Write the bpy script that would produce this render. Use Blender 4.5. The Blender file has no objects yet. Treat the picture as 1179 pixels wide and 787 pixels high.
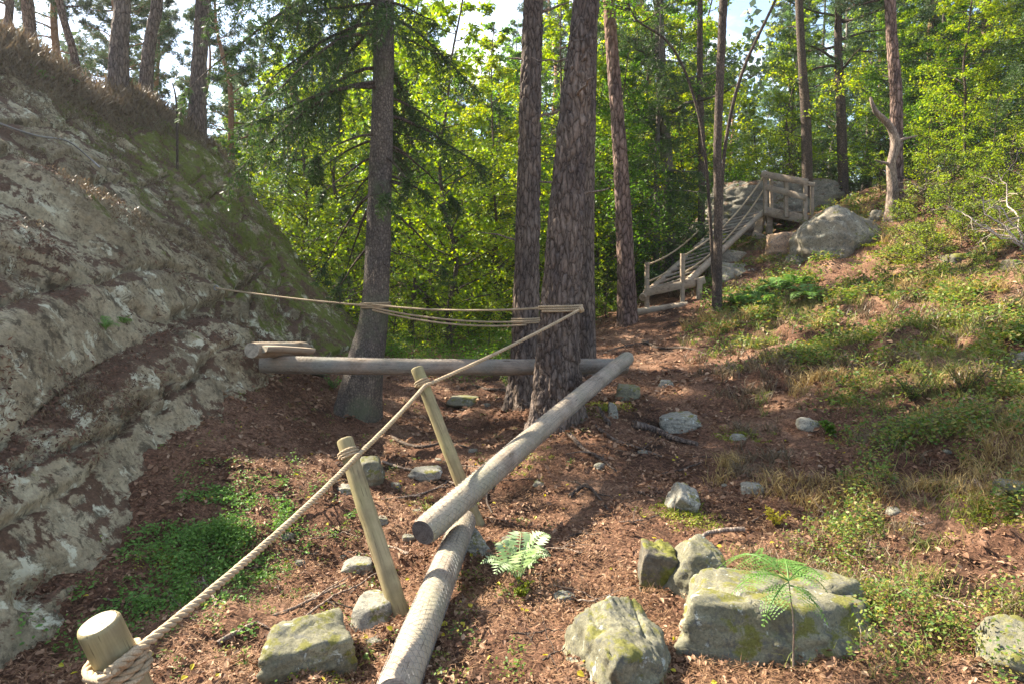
import bpy, bmesh, math, random
import numpy as np
from mathutils import Vector

SC = bpy.context.scene
COL = SC.collection
R = math.radians
rng = np.random.default_rng(11)
random.seed(5)

# ------------------------------------------------------------------ camera, sky, sun
CAM = np.array([0.0, 0.0, 1.65])
F = 786.0
PITCH = math.atan(93.5 / 786.0)
cam = bpy.data.cameras.new('camera'); camo = bpy.data.objects.new('camera', cam); COL.objects.link(camo)
cam.sensor_width = 36; cam.lens = 24.0; cam.clip_start = 0.05; cam.clip_end = 1500
camo.location = CAM; camo.rotation_euler = (math.pi / 2 - PITCH, 0, 0)
SC.camera = camo

SUN_AZ = R(-60)      # from +Y towards -X
SUN_EL = R(40)
w = bpy.data.worlds.new('World'); SC.world = w; w.use_nodes = True
nt = w.node_tree; N = nt.nodes; L = nt.links
bg = N['Background']
sky = N.new('ShaderNodeTexSky'); sky.sky_type = 'NISHITA'; sky.sun_disc = False
sky.sun_elevation = SUN_EL; sky.sun_rotation = SUN_AZ
sky.air_density = 1.0; sky.dust_density = 1.2; sky.ozone_density = 1.5
tc = N.new('ShaderNodeTexCoord'); mp = N.new('ShaderNodeMapping'); mp.inputs['Scale'].default_value = (1.6, 1.6, 4.0)
ns = N.new('ShaderNodeTexNoise'); ns.inputs['Scale'].default_value = 1.6; ns.inputs['Detail'].default_value = 6; ns.inputs['Roughness'].default_value = .6
cr = N.new('ShaderNodeValToRGB'); cr.color_ramp.elements[0].position = .50; cr.color_ramp.elements[1].position = .66
mx = N.new('ShaderNodeMix'); mx.data_type = 'RGBA'
cl = N.new('ShaderNodeRGB'); cl.outputs[0].default_value = (6.6, 6.6, 6.4, 1)
L.new(tc.outputs['Generated'], mp.inputs[0]); L.new(mp.outputs[0], ns.inputs['Vector']); L.new(ns.outputs['Fac'], cr.inputs[0])
L.new(cr.outputs[0], mx.inputs[0]); L.new(sky.outputs[0], mx.inputs[6]); L.new(cl.outputs[0], mx.inputs[7])
L.new(mx.outputs[2], bg.inputs['Color'])
bg.inputs['Strength'].default_value = 0.085
sun = bpy.data.lights.new('sun', 'SUN'); suno = bpy.data.objects.new('sun', sun); COL.objects.link(suno)
sun.energy = 5.0; sun.angle = R(0.5); sun.color = (1.0, .90, .74)
sd = Vector((math.sin(SUN_AZ) * math.cos(SUN_EL), math.cos(SUN_AZ) * math.cos(SUN_EL), math.sin(SUN_EL)))
suno.rotation_euler = sd.to_track_quat('Z', 'Y').to_euler()
suno.location = (0, 0, 40)
SC.view_settings.view_transform = 'Standard'; SC.view_settings.look = 'None'
SC.view_settings.gamma = 1; SC.view_settings.use_curve_mapping = False
SC.view_settings.exposure = 2.2
cy = SC.cycles
cy.max_bounces = 6; cy.diffuse_bounces = 4; cy.glossy_bounces = 2; cy.transmission_bounces = 3
cy.use_denoising = True; cy.use_adaptive_sampling = False; cy.sample_clamp_indirect = 4.0
cy.caustics_reflective = False; cy.caustics_refractive = False

# ------------------------------------------------------------------ pixel <-> world
FW = np.array([0, math.cos(PITCH), -math.sin(PITCH)]); UP = np.array([0, math.sin(PITCH), math.cos(PITCH)])
def ray(px, py):
    return np.array([1, 0, 0]) * (px - 589.5) / F + FW - UP * (py - 393.5) / F
def at(px, py, Y):
    d = ray(px, py); return CAM + d * (Y / d[1])

# ------------------------------------------------------------------ noise
_p = np.random.default_rng(3).permutation(256); _p = np.concatenate([_p, _p, _p])
_g = np.random.default_rng(4).normal(size=(256, 3)); _g /= np.linalg.norm(_g, axis=1)[:, None]
def perlin(P):
    P = np.asarray(P, float); I = np.floor(P).astype(np.int64); Fr = P - I; I &= 255
    u = Fr * Fr * Fr * (Fr * (Fr * 6 - 15) + 10); out = 0
    for dx in (0, 1):
        for dy in (0, 1):
            for dz in (0, 1):
                h = _p[_p[_p[(I[..., 0] + dx) & 255] + ((I[..., 1] + dy) & 255)] + ((I[..., 2] + dz) & 255)]
                g = _g[h]; d = Fr - np.array([dx, dy, dz])
                wt = (u[..., 0] if dx else 1 - u[..., 0]) * (u[..., 1] if dy else 1 - u[..., 1]) * (u[..., 2] if dz else 1 - u[..., 2])
                out = out + wt * (g * d).sum(-1)
    return out * 1.6
def fbm(P, sc=1.0, oc=4, gain=.5, ridged=False):
    a = 1.0; s = 0; P = np.asarray(P, float) * sc
    for i in range(oc):
        n = perlin(P + 17.3 * i)
        s = s + a * ((1 - 2 * np.abs(n)) if ridged else n); a *= gain; P = P * 2.03
    return s
def worley(P, seed=0):
    """distance to nearest and to the next cell centre"""
    P = np.asarray(P, float); I = np.floor(P).astype(np.int64)
    f1 = np.full(P.shape[:-1], 9.0); f2 = f1.copy()
    for dx in (-1, 0, 1):
        for dy in (-1, 0, 1):
            for dz in (-1, 0, 1):
                J = I + np.array([dx, dy, dz])
                h = _p[_p[_p[(J[..., 0] + seed) & 255] + (J[..., 1] & 255)] + (J[..., 2] & 255)]
                c = J + .5 + .45 * _g[h]
                d = np.linalg.norm(P - c, axis=-1)
                f2 = np.minimum(f2, np.maximum(f1, d)); f1 = np.minimum(f1, d)
    return f1, f2
def sstep(a, b, x):
    t = np.clip((x - a) / (b - a), 0, 1); return t * t * (3 - 2 * t)

# ------------------------------------------------------------------ mesh helpers
def mesh_obj(name, parts, mat, parent=None, smooth=True, loc=None):
    """parts: list of (V (n,3), Fc (m,3|4)); one mesh object"""
    Vs = []; loops = []; sizes = []; off = 0
    for V, Fc in parts:
        V = np.asarray(V, float); Fc = np.asarray(Fc, np.int64)
        if len(Fc) == 0: continue
        Vs.append(V); loops.append((Fc + off).ravel()); sizes.append(np.full(len(Fc), Fc.shape[1])); off += len(V)
    V = np.concatenate(Vs).astype(np.float32); lp = np.concatenate(loops).astype(np.int32); sz = np.concatenate(sizes)
    me = bpy.data.meshes.new(name)
    me.vertices.add(len(V)); me.vertices.foreach_set('co', V.ravel())
    me.loops.add(len(lp)); me.loops.foreach_set('vertex_index', lp)
    me.polygons.add(len(sz)); st = np.concatenate([[0], np.cumsum(sz)[:-1]]).astype(np.int32)
    me.polygons.foreach_set('loop_start', st)
    me.polygons.foreach_set('use_smooth', np.full(len(sz), smooth, bool))
    me.update(calc_edges=True); me.validate()
    if mat: me.materials.append(mat)
    o = bpy.data.objects.new(name, me); COL.objects.link(o)
    if loc is not None: o.location = loc
    if parent: o.parent = parent
    return o
def tag(o, label=None, cat=None, group=None, kind=None):
    if label: o['label'] = label
    if cat: o['category'] = cat
    if group: o['group'] = group
    if kind: o['kind'] = kind
    return o
def empty(name, loc, label=None, cat=None, group=None, rz=0):
    o = bpy.data.objects.new(name, None); COL.objects.link(o); o.location = loc; o.rotation_euler = (0, 0, rz)
    o.empty_display_size = .1
    return tag(o, label, cat, group)
def copy_tree(o, loc, rz=0, sc=1, label=None, group=None):
    c = o.copy(); COL.objects.link(c); c.location = loc; c.rotation_euler = (0, 0, rz); c.scale = (sc, sc, sc)
    if label: c['label'] = label
    if group: c['group'] = group
    for ch in list(o.children):
        k = ch.copy(); COL.objects.link(k); k.parent = c
        for g in list(ch.children):
            q = g.copy(); COL.objects.link(q); q.parent = k
    return c
def norm(v):
    v = np.asarray(v, float); return v / (np.linalg.norm(v, axis=-1, keepdims=True) + 1e-12)
def resample(pts, n):
    pts = np.asarray(pts, float); k = len(pts)
    if k < 3:
        t = np.linspace(0, k - 1, n); i = np.minimum(t.astype(int), k - 2); f = (t - i)[:, None]
        return pts[i] * (1 - f) + pts[i + 1] * f
    t = np.linspace(0, k - 1, n); i = np.minimum(t.astype(int), k - 2); f = (t - i)[:, None]
    P = np.vstack([2 * pts[0] - pts[1], pts, 2 * pts[-1] - pts[-2]])
    p0, p1, p2, p3 = P[i], P[i + 1], P[i + 2], P[i + 3]
    return .5 * (2 * p1 + (p2 - p0) * f + (2 * p0 - 5 * p1 + 4 * p2 - p3) * f ** 2 + (3 * p1 - p0 - 3 * p2 + p3) * f ** 3)
def frames(C):
    T = norm(np.gradient(C, axis=0)); n = np.zeros_like(T)
    r = np.array([0, 0, 1.]) if abs(T[0, 2]) < .9 else np.array([1., 0, 0])
    n[0] = norm(np.cross(T[0], r))
    for i in range(1, len(C)):
        v = n[i - 1] - T[i] * np.dot(n[i - 1], T[i]); n[i] = v / (np.linalg.norm(v) + 1e-12)
    return T, n, np.cross(T, n)
def tube(C, rad, sides=8, cap=True, disp=None):
    C = np.asarray(C, float); m = len(C); rad = np.broadcast_to(rad, (m,)) if np.ndim(rad) < 1 else np.asarray(rad)
    T, n, b = frames(C); a = np.linspace(0, 2 * np.pi, sides, endpoint=False)
    dirs = n[:, None] * np.cos(a)[None, :, None] + b[:, None] * np.sin(a)[None, :, None]
    rr = rad[:, None] * np.ones(sides)
    V = C[:, None] + dirs * rr[..., None]
    if disp is not None: V = V + dirs * disp(V, rr)[..., None]
    V = V.reshape(-1, 3); i = np.arange(m - 1)[:, None] * sides; j = np.arange(sides)[None]; j2 = (j + 1) % sides
    Fc = np.stack([i + j, i + j2, i + sides + j2, i + sides + j], -1).reshape(-1, 4)
    parts = [(V, Fc)]
    if cap:
        for e, s in ((0, -1), (m - 1, 1)):
            ring = V[e * sides:(e + 1) * sides]; cv = np.vstack([ring, ring.mean(0)])
            k = np.arange(sides); k2 = (k + 1) % sides
            f = np.stack([k2, k, np.full(sides, sides)], -1) if s < 0 else np.stack([k, k2, np.full(sides, sides)], -1)
            parts.append((cv, f))
    return parts
def leaves(C, D, Nn, Ln, Wd, fold=.0):
    """rhombic leaves: base C, direction D, normal N"""
    D = norm(D); S = norm(np.cross(D, Nn)); U = np.cross(S, D)
    Ln = np.broadcast_to(Ln, (len(C),))[:, None]; Wd = np.broadcast_to(Wd, (len(C),))[:, None]
    a = C; b = C + D * Ln * .42 + S * Wd * .5 + U * Wd * fold; c = C + D * Ln; d = C + D * Ln * .42 - S * Wd * .5 + U * Wd * fold
    V = np.stack([a, b, c, d], 1).reshape(-1, 3); Fc = np.arange(len(C) * 4).reshape(-1, 4)
    return (V, Fc)
def leaves6(C, D, Nn, Ln, Wd, fold=.18, curl=.12):
    """six sided leaves folded along the midrib"""
    D = norm(D); S = norm(np.cross(D, Nn)); U = np.cross(S, D)
    Ln = np.broadcast_to(Ln, (len(C),))[:, None]; Wd = np.broadcast_to(Wd, (len(C),))[:, None]
    P = [C, C + D * Ln * .3 + S * Wd * .5 + U * Wd * fold, C + D * Ln * .7 + S * Wd * .38 + U * (Wd * fold - Ln * curl * .5),
         C + D * Ln - U * Ln * curl, C + D * Ln * .7 - S * Wd * .38 + U * (Wd * fold - Ln * curl * .5), C + D * Ln * .3 - S * Wd * .5 + U * Wd * fold]
    V = np.stack(P, 1).reshape(-1, 3); k = np.arange(len(C))[:, None] * 6
    Fc = np.concatenate([k + np.array([0, 1, 2, 3]), k + np.array([0, 3, 4, 5])]).reshape(-1, 4)
    return (V, Fc)
def rdir(n, zs=1.0, r=rng):
    v = r.normal(size=(n, 3)); v[:, 2] *= zs; return norm(v)

# ------------------------------------------------------------------ materials
def new_mat(name):
    m = bpy.data.materials.new(name); m.use_nodes = True
    return m, m.node_tree, m.node_tree.nodes, m.node_tree.links, m.node_tree.nodes['Principled BSDF']
def ramp(N_, stops, interp='LINEAR'):
    r = N_.new('ShaderNodeValToRGB'); e = r.color_ramp.elements; r.color_ramp.interpolation = interp
    e[0].position = stops[0][0]; e[0].color = (*stops[0][1], 1); e[1].position = stops[-1][0]; e[1].color = (*stops[-1][1], 1)
    for p, c in stops[1:-1]:
        x = e.new(p); x.color = (*c, 1)
    return r
def noise_n(N_, L_, vec, scale, detail=4, rough=.6, dist=0):
    n = N_.new('ShaderNodeTexNoise'); n.inputs['Scale'].default_value = scale; n.inputs['Detail'].default_value = detail
    n.inputs['Roughness'].default_value = rough; n.inputs['Distortion'].default_value = dist
    if vec is not None: L_.new(vec, n.inputs['Vector'])
    return n
def mixc(N_, L_, fac, a, b, mode='MIX'):
    m = N_.new('ShaderNodeMix'); m.data_type = 'RGBA'; m.blend_type = mode
    for sock, v in ((0, fac), (6, a), (7, b)):
        if hasattr(v, 'links'): L_.new(v, m.inputs[sock])
        elif isinstance(v, tuple): m.inputs[sock].default_value = (*v, 1)
        else: m.inputs[sock].default_value = v
    return m.outputs[2]
def bump(N_, L_, h, strength, dist, nrm=None):
    b = N_.new('ShaderNodeBump'); b.inputs['Strength'].default_value = strength; b.inputs['Distance'].default_value = dist
    L_.new(h, b.inputs['Height'])
    if nrm is not None: L_.new(nrm, b.inputs['Normal'])
    return b.outputs['Normal']
def objvec(N_, L_, sc=(1, 1, 1)):
    t = N_.new('ShaderNodeTexCoord'); m = N_.new('ShaderNodeMapping'); m.inputs['Scale'].default_value = sc
    L_.new(t.outputs['Object'], m.inputs[0]); return m.outputs[0]
def math_n(N_, L_, op, a, b=None, clamp=False):
    m = N_.new('ShaderNodeMath'); m.operation = op; m.use_clamp = clamp
    for i, v in enumerate((a, b)):
        if v is None: continue
        if hasattr(v, 'links'): L_.new(v, m.inputs[i])
        else: m.inputs[i].default_value = v
    return m.outputs[0]

def leaf_mat(name, cols, trans=.45, rough=.5, tcol=1.25, spec=.3):
    m, t, N_, L_, P = new_mat(name)
    g = N_.new('ShaderNodeNewGeometry'); oi = N_.new('ShaderNodeObjectInfo')
    r = ramp(N_, [(i / (len(cols) - 1), c) for i, c in enumerate(cols)])
    s = math_n(N_, L_, 'MULTIPLY', g.outputs['Random Per Island'], .75)
    s2 = math_n(N_, L_, 'MULTIPLY', oi.outputs['Random'], .25)
    L_.new(math_n(N_, L_, 'ADD', s, s2), r.inputs[0])
    L_.new(r.outputs[0], P.inputs['Base Color']); P.inputs['Roughness'].default_value = rough
    P.inputs['Specular IOR Level'].default_value = spec
    if trans > 0:
        tr = N_.new('ShaderNodeBsdfTranslucent'); hs = N_.new('ShaderNodeHueSaturation')
        hs.inputs['Saturation'].default_value = 1.1; hs.inputs['Value'].default_value = tcol; hs.inputs['Hue'].default_value = .49
        L_.new(r.outputs[0], hs.inputs['Color']); L_.new(hs.outputs[0], tr.inputs[0])
        mxs = N_.new('ShaderNodeMixShader'); mxs.inputs[0].default_value = trans
        L_.new(P.outputs[0], mxs.inputs[1]); L_.new(tr.outputs[0], mxs.inputs[2])
        L_.new(mxs.outputs[0], N_['Material Output'].inputs[0])
    return m

M = {}
M['birch_leaf'] = leaf_mat('birch_leaf', [(.10, .19, .02), (.18, .28, .025), (.28, .36, .03), (.38, .36, .04)], .5, tcol=1.4)
M['yellow_green'] = leaf_mat('yellow_green', [(.09, .15, .02), (.16, .23, .03), (.28, .32, .04)], .45, tcol=1.4)
M['green_leaf'] = leaf_mat('green_leaf', [(.05, .12, .018), (.09, .19, .022), (.16, .26, .028)], .5, tcol=1.5)
M['blue_leaf'] = leaf_mat('blue_leaf', [(.07, .13, .05), (.10, .18, .055), (.16, .23, .06)], .45, tcol=1.4)
M['spruce_needle'] = leaf_mat('spruce_needle', [(.03, .06, .018), (.05, .10, .025), (.09, .14, .035)], .3, tcol=1.3)
M['pine_needle'] = leaf_mat('pine_needle', [(.035, .065, .028), (.06, .10, .035), (.11, .14, .05)], .3, tcol=1.3)
M['bilberry'] = leaf_mat('bilberry', [(.045, .095, .018), (.085, .16, .025), (.15, .22, .035), (.26, .22, .05), (.26, .13, .05)], .4, tcol=1.3)
M['bilberry_dark'] = leaf_mat('bilberry_dark', [(.07, .15, .03), (.12, .24, .045), (.19, .34, .07)], .35, tcol=1.3)
M['fern'] = leaf_mat('fern', [(.08, .17, .03), (.12, .24, .05), (.2, .32, .09)], .4, tcol=1.3)
M['fern_pale'] = leaf_mat('fern_pale', [(.22, .34, .14), (.32, .42, .22), (.42, .50, .32)], .35, tcol=1.2)
M['moss_tuft'] = leaf_mat('moss_tuft', [(.10, .14, .012), (.18, .22, .015), (.30, .30, .02)], .3, tcol=1.2)
M['grass'] = leaf_mat('grass', [(.07, .13, .02), (.12, .18, .03), (.25, .24, .07), (.42, .34, .14)], .35, tcol=1.2)
M['dry_grass'] = leaf_mat('dry_grass', [(.22, .15, .06), (.36, .26, .10), (.50, .38, .17)], .3, tcol=1.2)
M['heather'] = leaf_mat('heather', [(.10, .07, .045), (.16, .12, .07), (.20, .15, .09), (.13, .14, .05)], .2, tcol=1.1)
M['litter'] = leaf_mat('litter', [(.06, .028, .018), (.14, .073, .042), (.22, .122, .07), (.32, .20, .12), (.46, .35, .24)], .12, rough=.7, tcol=1.1)
M['litter_dark'] = leaf_mat('litter_dark', [(.05, .028, .018), (.11, .058, .035), (.17, .09, .055), (.26, .16, .10)], .1, rough=.8)
M['needles'] = leaf_mat('needles', [(.10, .05, .026), (.23, .12, .058), (.33, .195, .105), (.45, .31, .18)], 0, rough=.75)
M['yellow_leaf'] = leaf_mat('yellow_leaf', [(.42, .36, .03), (.55, .48, .05), (.35, .42, .04)], .4, tcol=1.2)

def bark_mat(name, dark, mid, light, vs=(14, 14, 3.2), depth=.02, moss=None, upper=None):
    m, t, N_, L_, P = new_mat(name)
    v = objvec(N_, L_, vs)
    nz = noise_n(N_, L_, v, 1.2, 3)
    vv = N_.new('ShaderNodeVectorMath'); vv.operation = 'MULTIPLY_ADD'
    L_.new(nz.outputs['Color'], vv.inputs[0]); vv.inputs[1].default_value = (.7, .7, .7); L_.new(v, vv.inputs[2])
    vo = N_.new('ShaderNodeTexVoronoi'); vo.feature = 'DISTANCE_TO_EDGE'; vo.inputs['Scale'].default_value = 1
    L_.new(vv.outputs[0], vo.inputs['Vector'])
    vc = N_.new('ShaderNodeTexVoronoi'); vc.inputs['Scale'].default_value = 1; L_.new(vv.outputs[0], vc.inputs['Vector'])
    r = ramp(N_, [(0, dark), (.07, mid), (.40, light)]); L_.new(vo.outputs['Distance'], r.inputs[0])
    nf = noise_n(N_, L_, objvec(N_, L_, (1, 1, .35)), 60, 5, .7)
    rf = ramp(N_, [(.3, (.55, .55, .55)), (.7, (1.35, 1.3, 1.25))]); L_.new(nf.outputs['Fac'], rf.inputs[0])
    c = mixc(N_, L_, 1.0, r.outputs[0], rf.outputs[0], 'MULTIPLY')
    bw = N_.new('ShaderNodeRGBToBW'); L_.new(vc.outputs['Color'], bw.inputs[0])
    rv = ramp(N_, [(0, (.72, .70, .72)), (1, (1.3, 1.22, 1.15))]); L_.new(bw.outputs[0], rv.inputs[0])
    c = mixc(N_, L_, .8, c, rv.outputs[0], 'MULTIPLY')
    mac = noise_n(N_, L_, objvec(N_, L_, (1, 1, .5)), 3.5, 4, .6); rmc = ramp(N_, [(.32, (.62, .62, .66)), (.68, (1.3, 1.25, 1.15))]); L_.new(mac.outputs['Fac'], rmc.inputs[0])
    c = mixc(N_, L_, 1.0, c, rmc.outputs[0], 'MULTIPLY')
    big = noise_n(N_, L_, objvec(N_, L_), 2.2, 3)
    rb = ramp(N_, [(.5, (0, 0, 0)), (.7, (1, 1, 1))]); L_.new(big.outputs['Fac'], rb.inputs[0])
    if moss: c = mixc(N_, L_, rb.outputs[0], c, moss)
    if upper:
        sx = N_.new('ShaderNodeSeparateXYZ'); L_.new(objvec(N_, L_), sx.inputs[0])
        mr = N_.new('ShaderNodeMapRange'); mr.inputs[1].default_value = upper[0]; mr.inputs[2].default_value = upper[1]; L_.new(sx.outputs[2], mr.inputs[0])
        c2 = mixc(N_, L_, 1.0, upper[2], rf.outputs[0], 'MULTIPLY')
        c = mixc(N_, L_, mr.outputs[0], c, c2)
    L_.new(c, P.inputs['Base Color']); P.inputs['Roughness'].default_value = .9; P.inputs['Specular IOR Level'].default_value = .15
    rh = ramp(N_, [(0, (0, 0, 0)), (.3, (1, 1, 1))]); L_.new(vo.outputs['Distance'], rh.inputs[0])
    b1 = bump(N_, L_, rh.outputs[0], 1.0, depth); b2 = bump(N_, L_, nf.outputs['Fac'], .6, depth * .4, b1)
    L_.new(b2, P.inputs['Normal'])
    return m
M['pine_bark'] = bark_mat('pine_bark', (.05, .04, .034), (.14, .117, .102), (.21, .18, .158), (20, 20, 5.5), .016)
M['pine_bark_far'] = bark_mat('pine_bark_far', (.04, .028, .022), (.14, .10, .085), (.25, .19, .17), (12, 12, 4), .02, upper=(5, 9, (.34, .19, .11)))
M['spruce_bark'] = bark_mat('spruce_bark', (.06, .055, .05), (.12, .11, .10), (.19, .18, .16), (38, 38, 26), .006, moss=(.11, .125, .075))
M['slim_bark'] = bark_mat('slim_bark', (.035, .03, .025), (.085, .07, .06), (.15, .125, .105), (40, 40, 14), .006)
M['birch_bark'] = bark_mat('birch_bark', (.06, .055, .05), (.22, .21, .19), (.42, .40, .37), (20, 20, 40), .004)
M['dead_wood'] = bark_mat('dead_wood', (.10, .08, .065), (.22, .18, .15), (.36, .32, .28), (50, 50, 8), .004)
M['pale_twig'] = bark_mat('pale_twig', (.25, .22, .19), (.40, .36, .32), (.52, .48, .44), (50, 50, 8), .002)

def wood_mat(name, base, axis='X', dark=.6, light=1.25, green=None, knots=True, net=False, lathe=False):
    """grain runs along the local axis of the object"""
    m, t, N_, L_, P = new_mat(name)
    s = {'X': (1.2, 26, 26), 'Y': (26, 1.2, 26), 'Z': (26, 26, 1.2)}[axis]
    v = objvec(N_, L_, s); n1 = noise_n(N_, L_, v, 1.6, 6, .65, .4)
    r = ramp(N_, [(.28, tuple(b * dark for b in base)), (.5, base), (.72, tuple(min(.9, b * light) for b in base))]); L_.new(n1.outputs['Fac'], r.inputs[0])
    n2 = noise_n(N_, L_, objvec(N_, L_), 5, 5, .65); r2 = ramp(N_, [(.36, (.62, .60, .58)), (.56, (1, 1, 1))]); L_.new(n2.outputs['Fac'], r2.inputs[0])
    c = mixc(N_, L_, .9, r.outputs[0], r2.outputs[0], 'MULTIPLY')
    if green:
        n3 = noise_n(N_, L_, objvec(N_, L_), 2.4, 4); r3 = ramp(N_, [(.42, (0, 0, 0)), (.66, (.85, .85, .85))]); L_.new(n3.outputs['Fac'], r3.inputs[0])
        c = mixc(N_, L_, r3.outputs[0], c, green)
    if knots:
        sk = {'X': (2.2, 9, 9), 'Y': (9, 2.2, 9), 'Z': (9, 9, 2.2)}[axis]
        vo = N_.new('ShaderNodeTexVoronoi'); vo.inputs['Scale'].default_value = 1.0; L_.new(objvec(N_, L_, sk), vo.inputs['Vector'])
        rk = ramp(N_, [(.05, (.25, .2, .16)), (.16, (1, 1, 1))]); L_.new(vo.outputs['Distance'], rk.inputs[0])
        c = mixc(N_, L_, .85, c, rk.outputs[0], 'MULTIPLY')
    # fine drying cracks
    vcr = objvec(N_, L_, tuple(k * 2.6 for k in s)); n4 = noise_n(N_, L_, vcr, 2.2, 2, .5)
    r4 = ramp(N_, [(.30, (.35, .32, .30)), (.38, (1, 1, 1))]); L_.new(n4.outputs['Fac'], r4.inputs[0])
    c = mixc(N_, L_, .8, c, r4.outputs[0], 'MULTIPLY')
    L_.new(c, P.inputs['Base Color']); P.inputs['Roughness'].default_value = .72; P.inputs['Specular IOR Level'].default_value = .25
    b = bump(N_, L_, n1.outputs['Fac'], .5, .006); b = bump(N_, L_, r4.outputs[0], .5, .003, b)
    L_.new(b, P.inputs['Normal'])
    return m
M['log'] = wood_mat('log', (.38, .31, .235), 'X', green=(.27, .25, .17))
M['log_dark'] = wood_mat('log_dark', (.32, .255, .195), 'X', green=(.19, .19, .16))
M['post'] = wood_mat('post', (.31, .25, .14), 'Z', dark=.7, green=(.29, .27, .12))
M['post_top'] = wood_mat('post_top', (.52, .44, .33), 'Z', dark=.8, knots=False)
M['plank'] = wood_mat('plank', (.36, .275, .195), 'X', green=(.30, .26, .20))

def endgrain(name, base, sc=90):
    m, t, N_, L_, P = new_mat(name)
    v = objvec(N_, L_); ln = N_.new('ShaderNodeVectorMath'); ln.operation = 'LENGTH'; L_.new(v, ln.inputs[0])
    nz = noise_n(N_, L_, v, 9, 4)
    a = math_n(N_, L_, 'ADD', math_n(N_, L_, 'MULTIPLY', ln.outputs['Value'], sc), math_n(N_, L_, 'MULTIPLY', nz.outputs['Fac'], 4.0))
    s = math_n(N_, L_, 'SINE', math_n(N_, L_, 'MULTIPLY', a, 6.28))
    r = ramp(N_, [(0, tuple(b * .68 for b in base)), (1, base)]); L_.new(math_n(N_, L_, 'MULTIPLY_ADD', s, .5), r.inputs[0])
    n2 = noise_n(N_, L_, v, 26, 5, .7); r2 = ramp(N_, [(.38, (.45, .43, .42)), (.55, (1, 1, 1))]); L_.new(n2.outputs['Fac'], r2.inputs[0])
    L_.new(mixc(N_, L_, .8, r.outputs[0], r2.outputs[0], 'MULTIPLY'), P.inputs['Base Color']); P.inputs['Roughness'].default_value = .85
    L_.new(bump(N_, L_, n2.outputs['Fac'], .5, .004), P.inputs['Normal'])
    return m
M['end_pale'] = endgrain('end_pale', (.44, .385, .29)); M['end_dark'] = endgrain('end_dark', (.13, .13, .14)); M['end_grey'] = endgrain('end_grey', (.42, .38, .33))

m, t, N_, L_, P = new_mat('rope'); v = objvec(N_, L_)
n1 = noise_n(N_, L_, v, 220, 3, .7); r = ramp(N_, [(.3, (.30, .22, .13)), (.7, (.55, .44, .29))]); L_.new(n1.outputs['Fac'], r.inputs[0])
n2 = noise_n(N_, L_, v, 8, 3); r2 = ramp(N_, [(.35, (.75, .74, .70)), (.65, (1.05, 1.02, 1))]); L_.new(n2.outputs['Fac'], r2.inputs[0])
L_.new(mixc(N_, L_, 1.0, r.outputs[0], r2.outputs[0], 'MULTIPLY'), P.inputs['Base Color']); P.inputs['Roughness'].default_value = .85
L_.new(bump(N_, L_, n1.outputs['Fac'], .5, .002), P.inputs['Normal']); M['rope'] = m
m, t, N_, L_, P = new_mat('steel'); P.inputs['Base Color'].default_value = (.35, .34, .33, 1); P.inputs['Metallic'].default_value = .8; P.inputs['Roughness'].default_value = .5
L_.new(bump(N_, L_, noise_n(N_, L_, objvec(N_, L_), 90, 3).outputs['Fac'], .3, .001), P.inputs['Normal']); M['steel'] = m
m, t, N_, L_, P = new_mat('wire_net'); P.inputs['Base Color'].default_value = (.30, .30, .29, 1); P.inputs['Metallic'].default_value = .5; P.inputs['Roughness'].default_value = .6
nn = noise_n(N_, L_, objvec(N_, L_), 30, 3); rr_ = ramp(N_, [(.4, (.16, .14, .12)), (.6, (.34, .34, .33))]); L_.new(nn.outputs['Fac'], rr_.inputs[0]); L_.new(rr_.outputs[0], P.inputs['Base Color']); M['wire_net'] = m

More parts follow.
